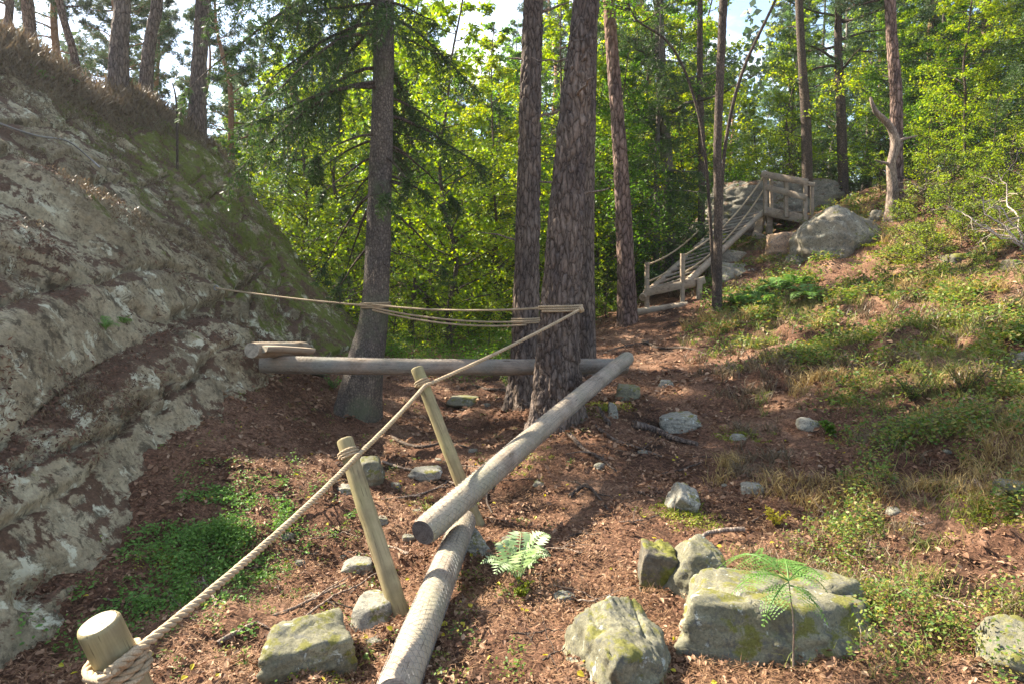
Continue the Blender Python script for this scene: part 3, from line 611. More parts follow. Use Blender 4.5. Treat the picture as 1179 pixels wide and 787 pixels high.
# ------------------------------------------------------------------ logs, posts
def zrot(a, b):
    """object placed at a with local X along a->b"""
    d = Vector(tuple(b - a)); return d.to_track_quat('X', 'Z').to_euler()
def round_log(name, a, b, r0, r1, mat, endmat, label, net=False, group=None, sides=40, cat='log', seg=60, bend=0.0, seed=0):
    a = np.array(a); b = np.array(b); Ln = np.linalg.norm(b - a); root = empty(name, a, label, cat, group); root.rotation_euler = zrot(a, b)
    x = np.linspace(0, Ln, seg); C = np.stack([x, .012 * np.sin(x * 1.3 + seed) + 0 * x, bend * np.sin(np.pi * x / Ln)], -1); rad = np.linspace(r0, r1, seg)
    rad = rad.copy(); rad[0] -= .006; rad[-1] -= .006
    def dsp(V, rr): return .0045 * fbm(V + seed, 3.0, 3) + .003 * fbm(V * np.array([.15, 1, 1]) + seed, 40, 2)
    mesh_obj('log_body', tube(C, rad, sides, cap=False, disp=dsp), M[mat], root)
    for e, s in ((0, -1), (-1, 1)):
        k = np.linspace(0, 2 * np.pi, sides, endpoint=False); rg = []
        for q in (1, .7, .35): rg.append(np.stack([np.full(sides, C[e, 0] + s * .002 * (2 - q)), C[e, 1] + rad[e] * q * 1.0 * np.cos(k), C[e, 2] + rad[e] * q * np.sin(k)], -1))
        V = np.vstack(rg + [np.array([[C[e, 0] + s * .004, C[e, 1], C[e, 2]]])]); fs = []
        i = np.arange(sides); i2 = (i + 1) % sides
        for q in (0, 1): fs.append(np.stack([q * sides + i, q * sides + i2, (q + 1) * sides + i2, (q + 1) * sides + i], -1))
        V4 = V; tri = np.stack([2 * sides + i, 2 * sides + i2, np.full(sides, 3 * sides)], -1)
        em = M[endmat]
        eo = mesh_obj('end_face', [(V4, np.vstack(fs)), (V4, tri)], em, root)
    if net:   # anti-slip wire netting: two families of zigzag wires that meet in diamonds
        wires = []; nst = 22; step = .022
        xs = np.arange(.01, Ln - .01, step); amp = (2 * np.pi / nst) / 2
        for s in range(nst):
            th = s * 2 * np.pi / nst + np.where(np.arange(len(xs)) % 2 == 0, amp, -amp) * (1 if s % 2 == 0 else -1) * .92
            rr = np.interp(xs, x, rad) + .0042; zc = np.interp(xs, x, C[:, 2]); yc = np.interp(xs, x, C[:, 1])
            Cw = np.stack([xs, yc + rr * np.cos(th), zc + rr * np.sin(th)], -1)
            wires += tube(Cw, .0009, 3, cap=False)
        mesh_obj('wire_netting', wires, M['wire_net'], root)
    return root
LA = at(300, 419, 6.95); LB = at(722, 421, 7.35)
round_log('balance_log', LA, LB, .088, .082, 'log_dark', 'end_pale', 'long grey log spanning the gully from the ledge to the path', net=True, seed=2, bend=-.02)
DA = at(485, 612, 3.75); DB = at(722, 417, 7.05); DB[2] += .05
round_log('balance_log', DA, DB, .080, .072, 'log', 'end_dark', 'diagonal grey balance log with dark cut end pointing at the camera', net=True, seed=5)
EA = at(458, 800, 2.42); EB = at(533, 590, 4.35); EA[2] = -.015 + .02; EB[2] = min(EB[2], DA[2] - .16)
round_log('balance_log', EA, EB, .080, .076, 'log', 'end_grey', 'lower netted log lying on the ground under the diagonal log end', net=True, seed=8)
SA = at(290, 403, 6.45); SB = at(350, 401, 7.7)
round_log('short_log', SA, SB, .078, .075, 'plank', 'end_pale', 'short round log resting on the rock ledge behind half log', seed=3, seg=12)
def half_log(a, b, r, label):
    a = np.array(a); b = np.array(b); Ln = np.linalg.norm(b - a); k = np.linspace(math.pi, 2 * math.pi, 14); x = np.linspace(0, Ln, 16); Vv = []
    for xi in x: Vv.append(np.stack([np.full(14, xi), r * np.cos(k), r * .8 * np.sin(k) + .004 * np.sin(xi * 9)], -1))
    V = np.array(Vv).reshape(-1, 3); i = np.arange(15)[:, None] * 14; j = np.arange(14)[None]; j2 = (j + 1) % 14
    Fc = np.stack([i + j, i + 14 + j, i + 14 + j2, i + j2], -1).reshape(-1, 4)
    root = empty('half_log', a, label, 'log'); root.rotation_euler = zrot(a, b)
    mesh_obj('half_log_body', [(V, Fc)], M['plank'], root, smooth=False)
    for e, s in ((0, 1), (15, -1)):
        rg = V[e * 14:(e + 1) * 14]; c = np.vstack([rg, rg.mean(0)]); q = np.arange(14); f = np.stack([q, (q + 1) % 14, np.full(14, 14)], -1)
        mesh_obj('end_face', [(c, f)], M['end_pale'], root, smooth=False)
half_log(at(303, 398, 6.5), at(358, 400, 6.9), .085, 'flat-topped half log lying on the long log at the ledge')

def rope_post(top, base, r0, label, group='round wooden posts that carry the hand rope'):
    """local Z runs up the post; the post goes down into the soil"""
    top = np.array(top); base = np.array(base); ax = norm(top - base); b2 = base - ax * .35; Ln = np.linalg.norm(top - b2)
    root = empty('rope_post', b2, label, 'post', group); root.rotation_euler = Vector(tuple(ax)).to_track_quat('Z', 'Y').to_euler()
    z = np.concatenate([np.linspace(0, Ln - .012, 40), [Ln - .004, Ln]]); rad = np.linspace(r0 * 1.04, r0, 42); rad[-2] -= .002; rad[-1] -= .007
    C = np.stack([.006 * np.sin(z * 3), 0 * z, z], -1)
    def dsp(V, rr): return .003 * fbm(V + r0 * 40, 5, 3) + .0018 * fbm(V * np.array([1, 1, .12]), 60, 2)
    mesh_obj('post_body', tube(C, rad, 32, cap=False, disp=dsp), M['post'], root)
    k = np.linspace(0, 2 * np.pi, 32, endpoint=False); q = rad[-1] - .0005
    V = np.vstack([np.stack([C[-1, 0] + q * np.cos(k), q * np.sin(k), np.full(32, 0.)], -1), [[C[-1, 0], 0, .003]]]); i = np.arange(32)
    mesh_obj('end_face', [(V, np.stack([i, (i + 1) % 32, np.full(32, 32)], -1))], M['end_pale'], root, loc=(0, 0, Ln))
    return ax
P1t = at(112, 716, 1.75); P1b = at(168, 900, 1.75) ; P1b[1] += .1
ax1 = rope_post(P1t, P1b, .055, 'nearest rope post, pale cut top, at the bottom left corner')
P2t = at(396, 505, 3.7); P2b = at(459, 697, 3.32)
ax2 = rope_post(P2t, P2b, .047, 'middle rope post, greenish and leaning left, standing by lower log')
P3t = at(479, 423, 5.0); P3b = at(551, 603, 4.62)
ax3 = rope_post(P3t, P3b, .046, 'farthest rope post, standing behind the diagonal log')

# ------------------------------------------------------------------ ropes
def rope_parts(C, r, lay=None, strands=3, sides=6, step=None):
    C = np.asarray(C, float); seg = np.linalg.norm(np.diff(C, axis=0), axis=1); s = np.concatenate([[0], np.cumsum(seg)]); Ln = s[-1]
    lay = lay or r * 6.5; step = step or lay / 12; n = max(8, int(Ln / step)); u = np.linspace(0, Ln, n)
    P = np.stack([np.interp(u, s, C[:, k]) for k in range(3)], -1); T, a, b = frames(P); out = []
    for k in range(strands):
        ph = u / lay * 2 * np.pi + k * 2 * np.pi / strands
        out += tube(P + (a * np.cos(ph)[:, None] + b * np.sin(ph)[:, None]) * r * .5, r * .56, sides)
    return out
def sag(a, b, d, n=24):
    t = np.linspace(0, 1, n)[:, None]; C = a * (1 - t) + b * t; C[:, 2] -= (4 * d * t * (1 - t))[:, 0]; return C
def ring(c, ax, r, turns, rr, pitch=None, start=0, n=28):
    """coil of rope round a post or trunk"""
    ax = norm(ax); u = norm(np.cross(ax, [0, 1, 0.01])); v = np.cross(ax, u); k = np.linspace(0, turns * 2 * np.pi, int(n * turns)) + start
    pitch = pitch if pitch is not None else rr * 2.1
    return c + (u[None] * np.cos(k)[:, None] + v[None] * np.sin(k)[:, None]) * r + ax[None] * ((k - start) / (2 * np.pi) * pitch)[:, None]
RR = .0145
w1 = at(128, 772, 1.66); w2 = at(411, 525, 3.60); w3 = at(489, 444, 4.86); w4 = at(667, 357, 6.42)
parts = []
for a, b, s_ in ((w1, w2, .03), (w2, w3, .012), (w3, w4, .02)): parts += rope_parts(sag(a, b, s_), RR)
def post_at(t, b, q): return t + (b - t) * q
c1 = post_at(P1t, P1b, .36)
parts += rope_parts(ring(c1, ax1, .055 + RR, 2.2, RR, start=2.0), RR)
parts += rope_parts(np.array([w1, at(118, 782, 1.66), at(100, 778, 1.72)]), RR)
hand = empty('hand_rope', w1, 'thick twisted hand rope running from nearest post up to the big pine', 'rope')
def relink(ps, c): return [(V - c, Fc) for V, Fc in ps]
mesh_obj('rope_line', relink(parts, w1), M['rope'], hand)
for (t, b, ax, q, r_) in ((P2t, P2b, ax2, .12, .047), (P3t, P3b, ax3, .12, .046)):
    c = post_at(t, b, q); mesh_obj('lashing', relink(rope_parts(ring(c, ax, r_ + .007, 2.3, .008, start=1.0), .008), w1), M['rope'], hand)
# ropes strung between the trees: placed after the trunks, see below

# ------------------------------------------------------------------ trees
def trunk_parts(pts, radii, sides=20, n=60, bark=.0, flare=0.0, seed=0, base_n=5):
    C = resample(pts, n); rad = np.interp(np.linspace(0, len(radii) - 1, n), np.arange(len(radii)), radii); z = C[:, 2] - C[0, 2]
    def dsp(V, rr):
        d = 0
        if flare:
            th = np.arctan2(V[..., 1] - C[:, None, 1], V[..., 0] - C[:, None, 0]); k = np.exp(-np.maximum(z, 0) / .28)[:, None]
            d = d + flare * k * (.55 + .45 * np.cos(th * base_n + seed)) + flare * .6 * np.exp(-np.maximum(z, 0) / .7)[:, None]
        if bark:
            q = V * np.array([1, 1, .26]); f1, f2 = worley(q * 13 + .5 * fbm(V, 5, 2)[..., None], seed)
            d = d + bark * sstep(0, .28, f2 - f1) + bark * .35 * fbm(V, 30, 3)
        return d + .02 * rr * fbm(V, 2.2, 2)
    return tube(C, rad, sides, cap=True, disp=dsp)
def curve_branch(p0, d0, Ln, droop, lift, n=10, wob=.05, r=rng):
    t = np.linspace(0, 1, n)[:, None]; d0 = norm(d0)
    C = p0 + d0 * Ln * t + np.array([0, 0, -1.]) * Ln * droop * t ** 1.6 + np.array([0, 0, 1.]) * Ln * lift * t ** 3.2
    return C + np.cumsum(r.normal(size=(n, 3)) * wob * Ln / n, axis=0) * (t > 0)
def needle_strips(pts, dirs, ln, wd, k, spread=.8, r=rng):
    """k needles around every point of a twig"""
    P = np.repeat(pts, k, 0); D = np.repeat(norm(dirs), k, 0); v = rdir(len(P), 1, r); v = norm(v - D * (v * D).sum(1)[:, None])
    dd = norm(D * (1 - spread) + v * spread + D * .3); return leaves(P + D * r.uniform(-.5, .5, (len(P), 1)) * .03, dd, rdir(len(P), 1, r), ln * r.uniform(.7, 1.2, len(P)), wd)
def spruce_branch(p0, az, Ln, droop, lift, tw, fo, dens=1.0, nl=.05, nw=.007, r=rng, bare=.15, elev=.05):
    d0 = np.array([math.sin(az), math.cos(az), elev]); C = curve_branch(p0, d0, Ln, droop, lift, 14, .06, r)
    tw += tube(C, np.linspace(.012 + .008 * Ln, .003, 14), 5, cap=False)
    n = int(Ln * 13 * dens); u = r.uniform(bare, 1, n); side = r.choice([-1, 1], n)
    pos = np.stack([np.interp(u, np.linspace(0, 1, 14), C[:, k]) for k in range(3)], -1); T = norm(C[-1] - C[0]); S = norm(np.cross(T, [0, 0, 1.]))
    pts = []; drs = []
    for q in range(n):
        l2 = Ln * .30 * (1.15 - u[q]) * r.uniform(.6, 1.3) + .08; dv = norm(S * side[q] * r.uniform(.4, 1) + T * .5 + np.array([0, 0, -r.uniform(.2, 1.3)]))
        m_ = max(4, int(l2 / .045)); t = np.linspace(0, 1, m_)[:, None]; c2 = pos[q] + dv * l2 * t + np.array([0, 0, -1.]) * l2 * .45 * t ** 2
        if r.random() < .5: tw += tube(c2[::2] if m_ > 5 else c2, .0028, 3, cap=False)
        pts.append(c2); drs.append(np.gradient(c2, axis=0))
    if pts:
        fo.append(needle_strips(np.vstack(pts), np.vstack(drs), nl, nw, 7, .75, r))
def limb_tree(h, r0, seed, nl=22, first=.25, spread=.45, up=.5, leaf=.06, per=110, lw=.62, lean=(0, 0), crown_r=None, clump=.22, size_j=.5):
    """broadleaf: trunk and limbs, leaves in clumps near the limb ends"""
    r = np.random.default_rng(seed); n = 9; z = np.linspace(0, 1, n)
    C = np.stack([lean[0] * z ** 1.3 * h + np.cumsum(r.normal(size=n)) * .012 * h * (z > 0), lean[1] * z * h + np.cumsum(r.normal(size=n)) * .012 * h * (z > 0), z * h - .15], -1)
    tr = trunk_parts(C, [r0 * 1.15, r0, r0 * .8, r0 * .6, r0 * .4, .012], 10, 40, flare=r0 * .5, seed=seed); fol = []
    Cs = resample(C, 60)
    for k in range(nl):
        u = first + (1 - first) * ((k + r.random()) / nl); p = Cs[int(u * 59)]; az = r.uniform(0, 2 * np.pi)
        Ln = h * spread * (1.12 - u) * r.uniform(.7, 1.15) + .25; d = np.array([math.sin(az), math.cos(az), up * r.uniform(.4, 1.5)])
        B = curve_branch(p, d, Ln, .12, .1, 9, .12, r); tr += tube(B, np.linspace(r0 * .38 * (1.15 - u) + .005, .003, 9), 5, cap=False)
        for q in range(5):
            s = r.uniform(.3, 1); b0 = B[int(s * 8)]; l2 = Ln * .4 * r.uniform(.5, 1.1); B2 = curve_branch(b0, norm(B[-1] - B[0]) + rdir(1, .5, r)[0] * 1.0, l2, .15, 0, 6, .12, r)
            tr += tube(B2, np.linspace(.006, .002, 6), 3, cap=False)
            m_ = per // 5 + r.integers(0, 6); tt = r.uniform(.15, 1.05, m_); pp = np.stack([np.interp(tt, np.linspace(0, 1, 6), B2[:, a]) for a in range(3)], -1) + rdir(m_, .6, r) * r.uniform(0, clump, (m_, 1)) * Ln * .5
            dd = rdir(m_, .5, r) + np.array([0, 0, -.45]); nn = norm(rdir(m_, 1, r) * .8 + np.array([0, 0, 1.])); ll = leaf * r.uniform(1 - size_j, 1 + size_j * .6, m_)
            fol.append(leaves(pp, dd, nn, ll, ll * lw))
    return tr, fol
def spruce_tree(h, r0, seed, first=.08, spread=.26, dens=1.0, nb=None, nl=.075, nw=.016, droop=.35):
    r = np.random.default_rng(seed); C = np.stack([np.zeros(6), np.zeros(6), np.linspace(-.15, h, 6)], -1); C[1:5, :2] += r.normal(size=(4, 2)) * .02
    tr = trunk_parts(C, [r0 * 1.1, r0, r0 * .8, r0 * .55, r0 * .3, .01], 10, 30, flare=r0 * .5, seed=seed); fo = []; nb = nb or int(h * 9)
    for k in range(nb):
        u = first + (1 - first) * ((k + r.random()) / nb); spruce_branch(np.array([0, 0, u * h]), r.uniform(0, 2 * np.pi), h * spread * (1.04 - u) * r.uniform(.7, 1.15) + .15, droop, .12, tr, fo, dens, nl, nw, r, elev=.15)
    return tr, fo
def pine_crown(C, h, r0, r, first=.5, nb=26, spread=.2, nl=.11, nw=.012, tufts=9, k=16, up=.3):
    tr = []; fo = []; Cs = resample(C, 80); z0 = Cs[0, 2]
    for i in range(nb):
        u = first + (1 - first) * ((i + r.random()) / nb); p = Cs[min(79, int(u * 79))]; az = r.uniform(0, 2 * np.pi); Ln = h * spread * (1.2 - u) * r.uniform(.6, 1.2) + .4
        B = curve_branch(p, np.array([math.sin(az), math.cos(az), up * r.uniform(0, 1.5)]), Ln, .1, .15, 9, .14, r); tr += tube(B, np.linspace(r0 * .28 * (1.2 - u) + .01, .005, 9), 5, cap=False)
        for q in range(tufts):
            s = r.uniform(.35, 1); b0 = B[int(s * 8)]; l2 = Ln * .32 * r.uniform(.4, 1.1); B2 = curve_branch(b0, rdir(1, .6, r)[0] + norm(B[-1] - B[0]) * .8 + np.array([0, 0, .2]), l2, .0, .2, 6, .12, r)
            tr += tube(B2, np.linspace(.008, .003, 6), 3, cap=False)
            pp = B2[1:]; pp = np.repeat(pp, 3, 0) + rdir(len(pp) * 3, .7, r) * .09; fo.append(needle_strips(pp, norm(pp - b0) + np.array([0, 0, .3]), nl, nw, k, .7, r))
    return tr, fo
def pine_tree(h, r0, seed, **kw):
    r = np.random.default_rng(seed); C = np.stack([np.zeros(7), np.zeros(7), np.linspace(-.15, h, 7)], -1); C[1:, :2] += np.cumsum(r.normal(size=(6, 2)) * .012 * h, axis=0)
    tr = trunk_parts(C, [r0 * 1.1, r0, r0 * .9, r0 * .8, r0 * .65, r0 * .4, .02], 14, 50, flare=r0 * .5, seed=seed); t2, fo = pine_crown(C, h, r0, r, **kw)
    return tr + t2, fo
def tree_thing(name, loc, label, cat, tr, fo, bark, leafm, group=None, branches=None):
    root = empty(name, loc, label, cat, group); mesh_obj('trunk', tr, M[bark], root)
    if branches: mesh_obj('branches', branches, M[bark], root)
    if fo: mesh_obj('crown', fo, M[leafm], root, smooth=False)
    return root

# --- the trunks one can tell apart; each is laid through its own points in the photograph at its own distance
def through(pts, Y, r_px, top_h, name, label, bark, mode, seed=0, sides=24, barkd=0, flare=0, n=60, leafm='pine_needle', leanY=0.0, **kw):
    """pts: pixels from the foot up; r_px: widths there in pixels"""
    P = np.array([at(px, py, Y + leanY * i) for i, (px, py) in enumerate(pts)]); rad = [w_ / F * Y / 2 * (.93 if barkd else 1) - barkd for w_ in r_px]
    foot = P[0].copy(); g = float(surf(foot[0], foot[1])); foot[2] = min(foot[2], g) - .12
    P[0] = foot; d = norm(P[-1] - P[-2]); last = P[-1]; hh = top_h - (last[2] - foot[2]); steps = 4
    ext = [last + (d * .6 + np.array([0, 0, .4])) * hh * (i + 1) / steps for i in range(steps)] if hh > .5 else []
    Call = np.vstack([P] + ([np.array(ext)] if len(ext) else [])); rr_ = list(rad) + [rad[-1] * (1 - .9 * (i + 1) / steps) for i in range(len(ext))]
    loc = foot + np.array([0, 0, .12]); C = Call - loc; Cn = resample(C, n * 2)
    tr = trunk_parts(C, rr_, sides, n * 2, bark=barkd, flare=flare, seed=seed); r = np.random.default_rng(seed + 50); fo = []; br = []
    if mode == 'pine': br, fo = pine_crown(C, top_h, rad[0], r, **kw)
    elif mode == 'leafy':
        Cs = resample(C, 60)
        for k in range(kw.get('nl', 20)):
            u = kw.get('first', .4) + (1 - kw.get('first', .4)) * r.random(); p = Cs[int(u * 59)]; az = r.uniform(0, 2 * np.pi); Ln = kw.get('reach', 1.6) * r.uniform(.5, 1.1) * (1.2 - u * .6)
            B = curve_branch(p, np.array([math.sin(az), math.cos(az), .6 * r.random()]), Ln, .15, .1, 9, .14, r); br += tube(B, np.linspace(.016, .003, 9), 4, cap=False)
            for q in range(5):
                b0 = B[int(r.uniform(.3, 1) * 8)]; m_ = kw.get('per', 60) // 5; pp = b0 + rdir(m_, .6, r) * r.uniform(0, .35, (m_, 1)); ll = kw.get('leaf', .06) * r.uniform(.6, 1.3, m_)
                fo.append(leaves(pp, rdir(m_, .5, r) + np.array([0, 0, -.4]), norm(rdir(m_, 1, r) * .8 + np.array([0, 0, 1.])), ll, ll * .62))
    root = empty(name, loc, label, 'tree'); tko = mesh_obj('trunk', tr, M[bark], root)
    if br: mesh_obj('branches', br, M[bark], tko)
    if fo: mesh_obj('crown', fo, M[leafm], root, smooth=False)
    return root, Call, rr_, C

# foreground pines
PT1 = through([(640, 480), (643, 400), (652, 250), (664, 100), (675, 0)], 6.7, (57, 51, 43, 36, 32), 17, 'pine_tree', 'thickest pine with plated bark, rope tied round it, beside the diagonal log', 'pine_bark', 'pine', seed=1, sides=110, barkd=.022, flare=.10, n=220, first=.56, nb=24, spread=.17)
PT2 = through([(604, 455), (605, 400), (608, 250), (611, 100), (614, 0)], 8.2, (37, 33, 30, 26, 24), 17, 'pine_tree', 'straight dark pine just left of the thickest pine, behind the long log', 'pine_bark', 'pine', seed=2, sides=90, barkd=.016, flare=.08, n=200, first=.58, nb=22, spread=.17)
through([(676, 388), (675, 250), (678, 120), (681, 0)], 9.8, (22, 20, 18, 15), 16, 'pine_tree', 'shadowed pine half hidden behind the right edge of thickest pine', 'pine_bark', 'pine', seed=3, sides=40, barkd=.01, flare=.05, n=100, first=.6, nb=18, spread=.15)
through([(724, 347), (718, 250), (712, 150), (705, 60), (701, 0)], 14.6, (23, 20, 17, 15, 14), 17, 'pine_tree', 'leaning sunlit pine left of the stairway foot', 'pine_bark_far', 'pine', seed=4, sides=40, barkd=.012, flare=.06, n=100, first=.6, nb=22, spread=.16)
def stubs(T, zs, seed):
    r = np.random.default_rng(seed); C = resample(T[3], 200); rad = np.interp(np.linspace(0, len(T[2]) - 1, 200), np.arange(len(T[2])), T[2])
    for z in zs:
        k = np.argmin(abs(C[:, 2] - z)); az = r.uniform(0, 6.28); d = np.array([math.sin(az), math.cos(az), .25]); B = curve_branch(C[k] + d * rad[k] * .8, d, r.uniform(.10, .7), .15, .1, 8, .2, r)
        mesh_obj('branch_stub', tube(B, np.linspace(.016, .005, 8), 6), M['dead_wood'], T[0].children[0])
stubs(PT1, (2.2, 3.1, 3.5, 4.3, 4.8), 2); stubs(PT2, (1.9, 2.6, 3.3, 4.0, 4.5, 5.0, 5.4), 5)
# spruce with drooping branches
PT3 = through([(408, 474), (420, 420), (432, 350), (438, 200), (441, 100), (442, 0)], 7.9, (50, 42, 32, 28, 25, 24), 15, 'spruce_tree', 'spruce with smooth grey trunk and bare drooping branches, roped, by the gully', 'spruce_bark', 'none', seed=5, sides=64, barkd=.003, flare=.08, n=160)
def droopers():
    root = PT3[0]; C = PT3[3]; r = np.random.default_rng(77); Cs = resample(C, 200); tw = []; fo = []
    zs = Cs[:, 2]
    for k in range(92):
        z = r.uniform(1.9, 7.6) if k < 70 else r.uniform(7, 14.0); p = Cs[np.argmin(abs(zs - z))]
        az = r.uniform(-math.pi * .95, -.05) if r.random() < .62 else r.uniform(0, math.pi * .95)
        Ln = r.uniform(.9, 2.3) if math.sin(az) < 0 else r.uniform(.6, 1.5)
        if z > 9: Ln *= .8
        bare = .25 if z > 3.4 else .9
        if z < 3.4: Ln *= .75
        spruce_branch(p, az, Ln, r.uniform(.5, 1.0), r.uniform(.05, .3), tw, fo, 1.9 if z > 2.8 else .9, .065, .011, r, bare=bare, elev=.15)
    for k in range(24):   # dead bare snags lower down
        z = r.uniform(1.4, 3.4); p = Cs[np.argmin(abs(zs - z))]; az = r.uniform(0, 2 * math.pi)
        B = curve_branch(p, np.array([math.sin(az), math.cos(az), .1]), r.uniform(.3, 1.1), .6, .2, 8, .15, r); tw += tube(B, np.linspace(.007, .002, 8), 4, cap=False)
        for q in range(3): tw += tube(curve_branch(B[r.integers(3, 7)], rdir(1, .5, r)[0], .3, .5, 0, 5, .15, r), .002, 3, cap=False)
    mesh_obj('branches', tw, M['slim_bark'], root.children[0]); mesh_obj('crown', fo, M['spruce_needle'], root, smooth=False)
droopers()
# left ridge pines
through([(135, 108), (137, 60), (139, 30), (141, 0)], 12.3, (22, 20, 19, 18), 13, 'pine_tree', 'leftmost pine trunk standing on top of the cliff', 'pine_bark', 'pine', seed=6, sides=30, barkd=.012, flare=.05, n=60, first=.5, nb=13, spread=.2)
through([(165, 122), (170, 70), (176, 30), (181, 0)], 13.2, (15, 14, 13, 13), 12, 'pine_tree', 'middle slimmer pine on top of the cliff leaning right', 'pine_bark', 'pine', seed=7, sides=30, barkd=.012, flare=.05, n=60, first=.5, nb=11, spread=.2)
through([(226, 156), (228, 100), (231, 50), (234, 0)], 14.2, (20, 18, 17, 17), 13, 'pine_tree', 'right-hand pine of the three on top of the cliff', 'pine_bark', 'pine', seed=8, sides=30, barkd=.012, flare=.05, n=60, first=.5, nb=12, spread=.2)
through([(203, 180), (204, 140), (202, 110), (198, 95)], 11.6, (3, 2.6, 2, 1.2), 1.0, 'dead_sapling', 'thin bare sapling on the cliff edge between the pines', 'slim_bark', 'none', seed=9, sides=6)
# right side trunks
through([(826, 343), (827, 250), (826, 180), (829, 90), (833, 0)], 13.2, (11, 10, 10, 10, 10), 12, 'pine_tree', 'slender dark pine right in front of the stairway', 'slim_bark', 'pine', seed=10, sides=24, barkd=.006, flare=.03, n=80, first=.66, nb=16, spread=.13)
through([(829, 330), (831, 220), (838, 150), (856, 80), (893, 0)], 13.7, (4, 4, 4, 3.6, 3), 7.5, 'curved_sapling', 'thin curved sapling bending right beside the slender dark pine', 'slim_bark', 'leafy', seed=11, sides=10, leafm='birch_leaf', nl=16, first=.75, reach=1.3)
through([(826, 300), (812, 180), (795, 100), (770, 50), (735, 25)], 13.9, (4, 3.5, 3, 2.5, 2), 6.9, 'curved_sapling', 'thin curved sapling arching left over the path', 'slim_bark', 'leafy', seed=12, sides=10, leafm='green_leaf', nl=20, first=.5, reach=1.3)
through([(1033, 215), (1032, 120), (1028, 60), (1025, 0)], 16.5, (17, 14, 13, 12), 15, 'pine_tree', 'upright pine directly behind the crooked dead snag', 'pine_bark_far', 'pine', seed=13, sides=24, barkd=.01, flare=.04, n=60, first=.42, nb=30, spread=.2)
through([(972, 228), (968, 120), (965, 50), (966, 0)], 23, (11, 10, 8, 7), 16, 'spruce_tree', 'narrow straight spruce trunk right of the timber platform', 'slim_bark', 'pine', seed=14, sides=16, n=60, first=.2, nb=40, spread=.14, leafm='spruce_needle')
through([(932, 215), (928, 140), (924, 80), (920, 0)], 22, (12, 11, 9, 8), 14, 'maple_tree', 'leafy tree with brown trunk rising behind the timber platform', 'slim_bark', 'leafy', seed=15, sides=16, leafm='birch_leaf', nl=46, first=.12, reach=2.4, per=120, leaf=.085)
through([(1106, 142), (1098, 100), (1086, 50), (1070, 0)], 24, (11, 10, 10, 9), 15, 'pine_tree', 'orange-barked pine leaning left on the upper right hill', 'pine_bark_far', 'pine', seed=16, sides=16, n=60, first=.5, nb=24, spread=.2)
through([(1139, 132), (1137, 90), (1136, 40), (1136, 0)], 24, (11, 10, 10, 9), 15, 'pine_tree', 'upright orange-barked pine at the upper right hill', 'pine_bark_far', 'pine', seed=17, sides=16, n=60, first=.5, nb=24, spread=.2)
through([(772, 282), (768, 200), (762, 100), (758, 0)], 20, (17, 14, 12, 10), 15, 'spruce_tree', 'dark spruce trunk standing behind the foot of the stairway', 'spruce_bark', 'pine', seed=18, sides=16, n=60, first=.15, nb=46, spread=.16, leafm='spruce_needle')
through([(808, 270), (808, 180), (806, 100), (806, 0)], 20, (9, 8, 7, 6), 13, 'birch_tree', 'slim tree behind the lower rope rail of the stairway', 'slim_bark', 'leafy', seed=19, sides=12, leafm='green_leaf', nl=34, first=.2, reach=1.8, per=90, leaf=.08)

# dead snag
def snag():
    pts = np.array([at(1027, 246, 15.4), at(1028, 220, 15.4), at(1026, 190, 15.4), at(1031, 165, 15.4), at(1024, 145, 15.4), at(1008, 128, 15.3), at(1002, 112, 15.3)])
    pts[0, 2] -= .25; loc = pts[0]; C = pts - loc; root = empty('dead_snag', loc, 'crooked pale dead snag on the hillside in front of a pine', 'dead tree')
    mesh_obj('trunk', trunk_parts(C, [.11, .095, .08, .09, .065, .045, .015], 20, 60, bark=.01, flare=.08, seed=3), M['dead_wood'], root)
    for a, b, c in ((C[3], np.array([.5, .1, .25]), .7), (C[2], np.array([-.6, 0, .3]), .4), (C[1], np.array([.9, -.1, -.1]), 1.1)):
        mesh_obj('branch', tube(curve_branch(a, b, c, .25, .1, 8, .15), np.linspace(.045, .012, 8), 8), M['dead_wood'], root)
snag()

# --- kinds that repeat in the wood behind
ZONES = [(90, 'above the cliff top left'), (250, 'behind the cliff-top pines'), (345, 'beyond the far cliff end'), (420, 'left of the roped spruce'), (500, 'right of the roped spruce'), (596, 'left of straight dark pine'),
    (660, 'behind the two thick pines'), (710, 'right of the thickest pine'), (775, 'above the stairway foot'), (840, 'behind the stair ropes'), (905, 'left of the platform railing'), (970, 'behind the platform railing'), (1040, 'near the crooked snag'), (1110, 'right of the crooked snag'), (2000, 'at the upper right edge')]
ORD = ['nearest', 'second nearest', 'third nearest', 'fourth nearest', 'fifth nearest', 'sixth nearest', 'seventh nearest', 'eighth nearest', 'ninth nearest', 'tenth nearest', 'eleventh nearest', 'twelfth nearest']
def place_kind(kind, spots, proto, label0, group):
    first = True; zn = [next(n for k, n in ZONES if x / y * .993 * F + 589.5 < k) for x, y, s, rz in spots]; labels = []
    for i, (x, y, s, rz) in enumerate(spots):
        same = sorted([spots[j][1] for j in range(len(spots)) if zn[j] == zn[i]])
        labels.append(f'{label0}, ' + (f'{ORD[same.index(y)]} of its kind {zn[i]}' if len(same) > 1 else f'{zn[i]}'))
    for i, (x, y, s, rz) in enumerate(spots):
        z = float(surf(np.array(x), np.array(y))) - .05
        label = labels[i]
        if first: proto.location = (x, y, z); proto.scale = (s, s, s); proto.rotation_euler = (0, 0, rz); first = False; proto['label'] = label; proto['group'] = group
        else: copy_tree(proto, (x, y, z), rz, s, label, group)
def px_spot(px, Y, s=1.0):
    return (float((px - 589.5) / F * Y / .993), Y, s, random.uniform(0, 6.28))
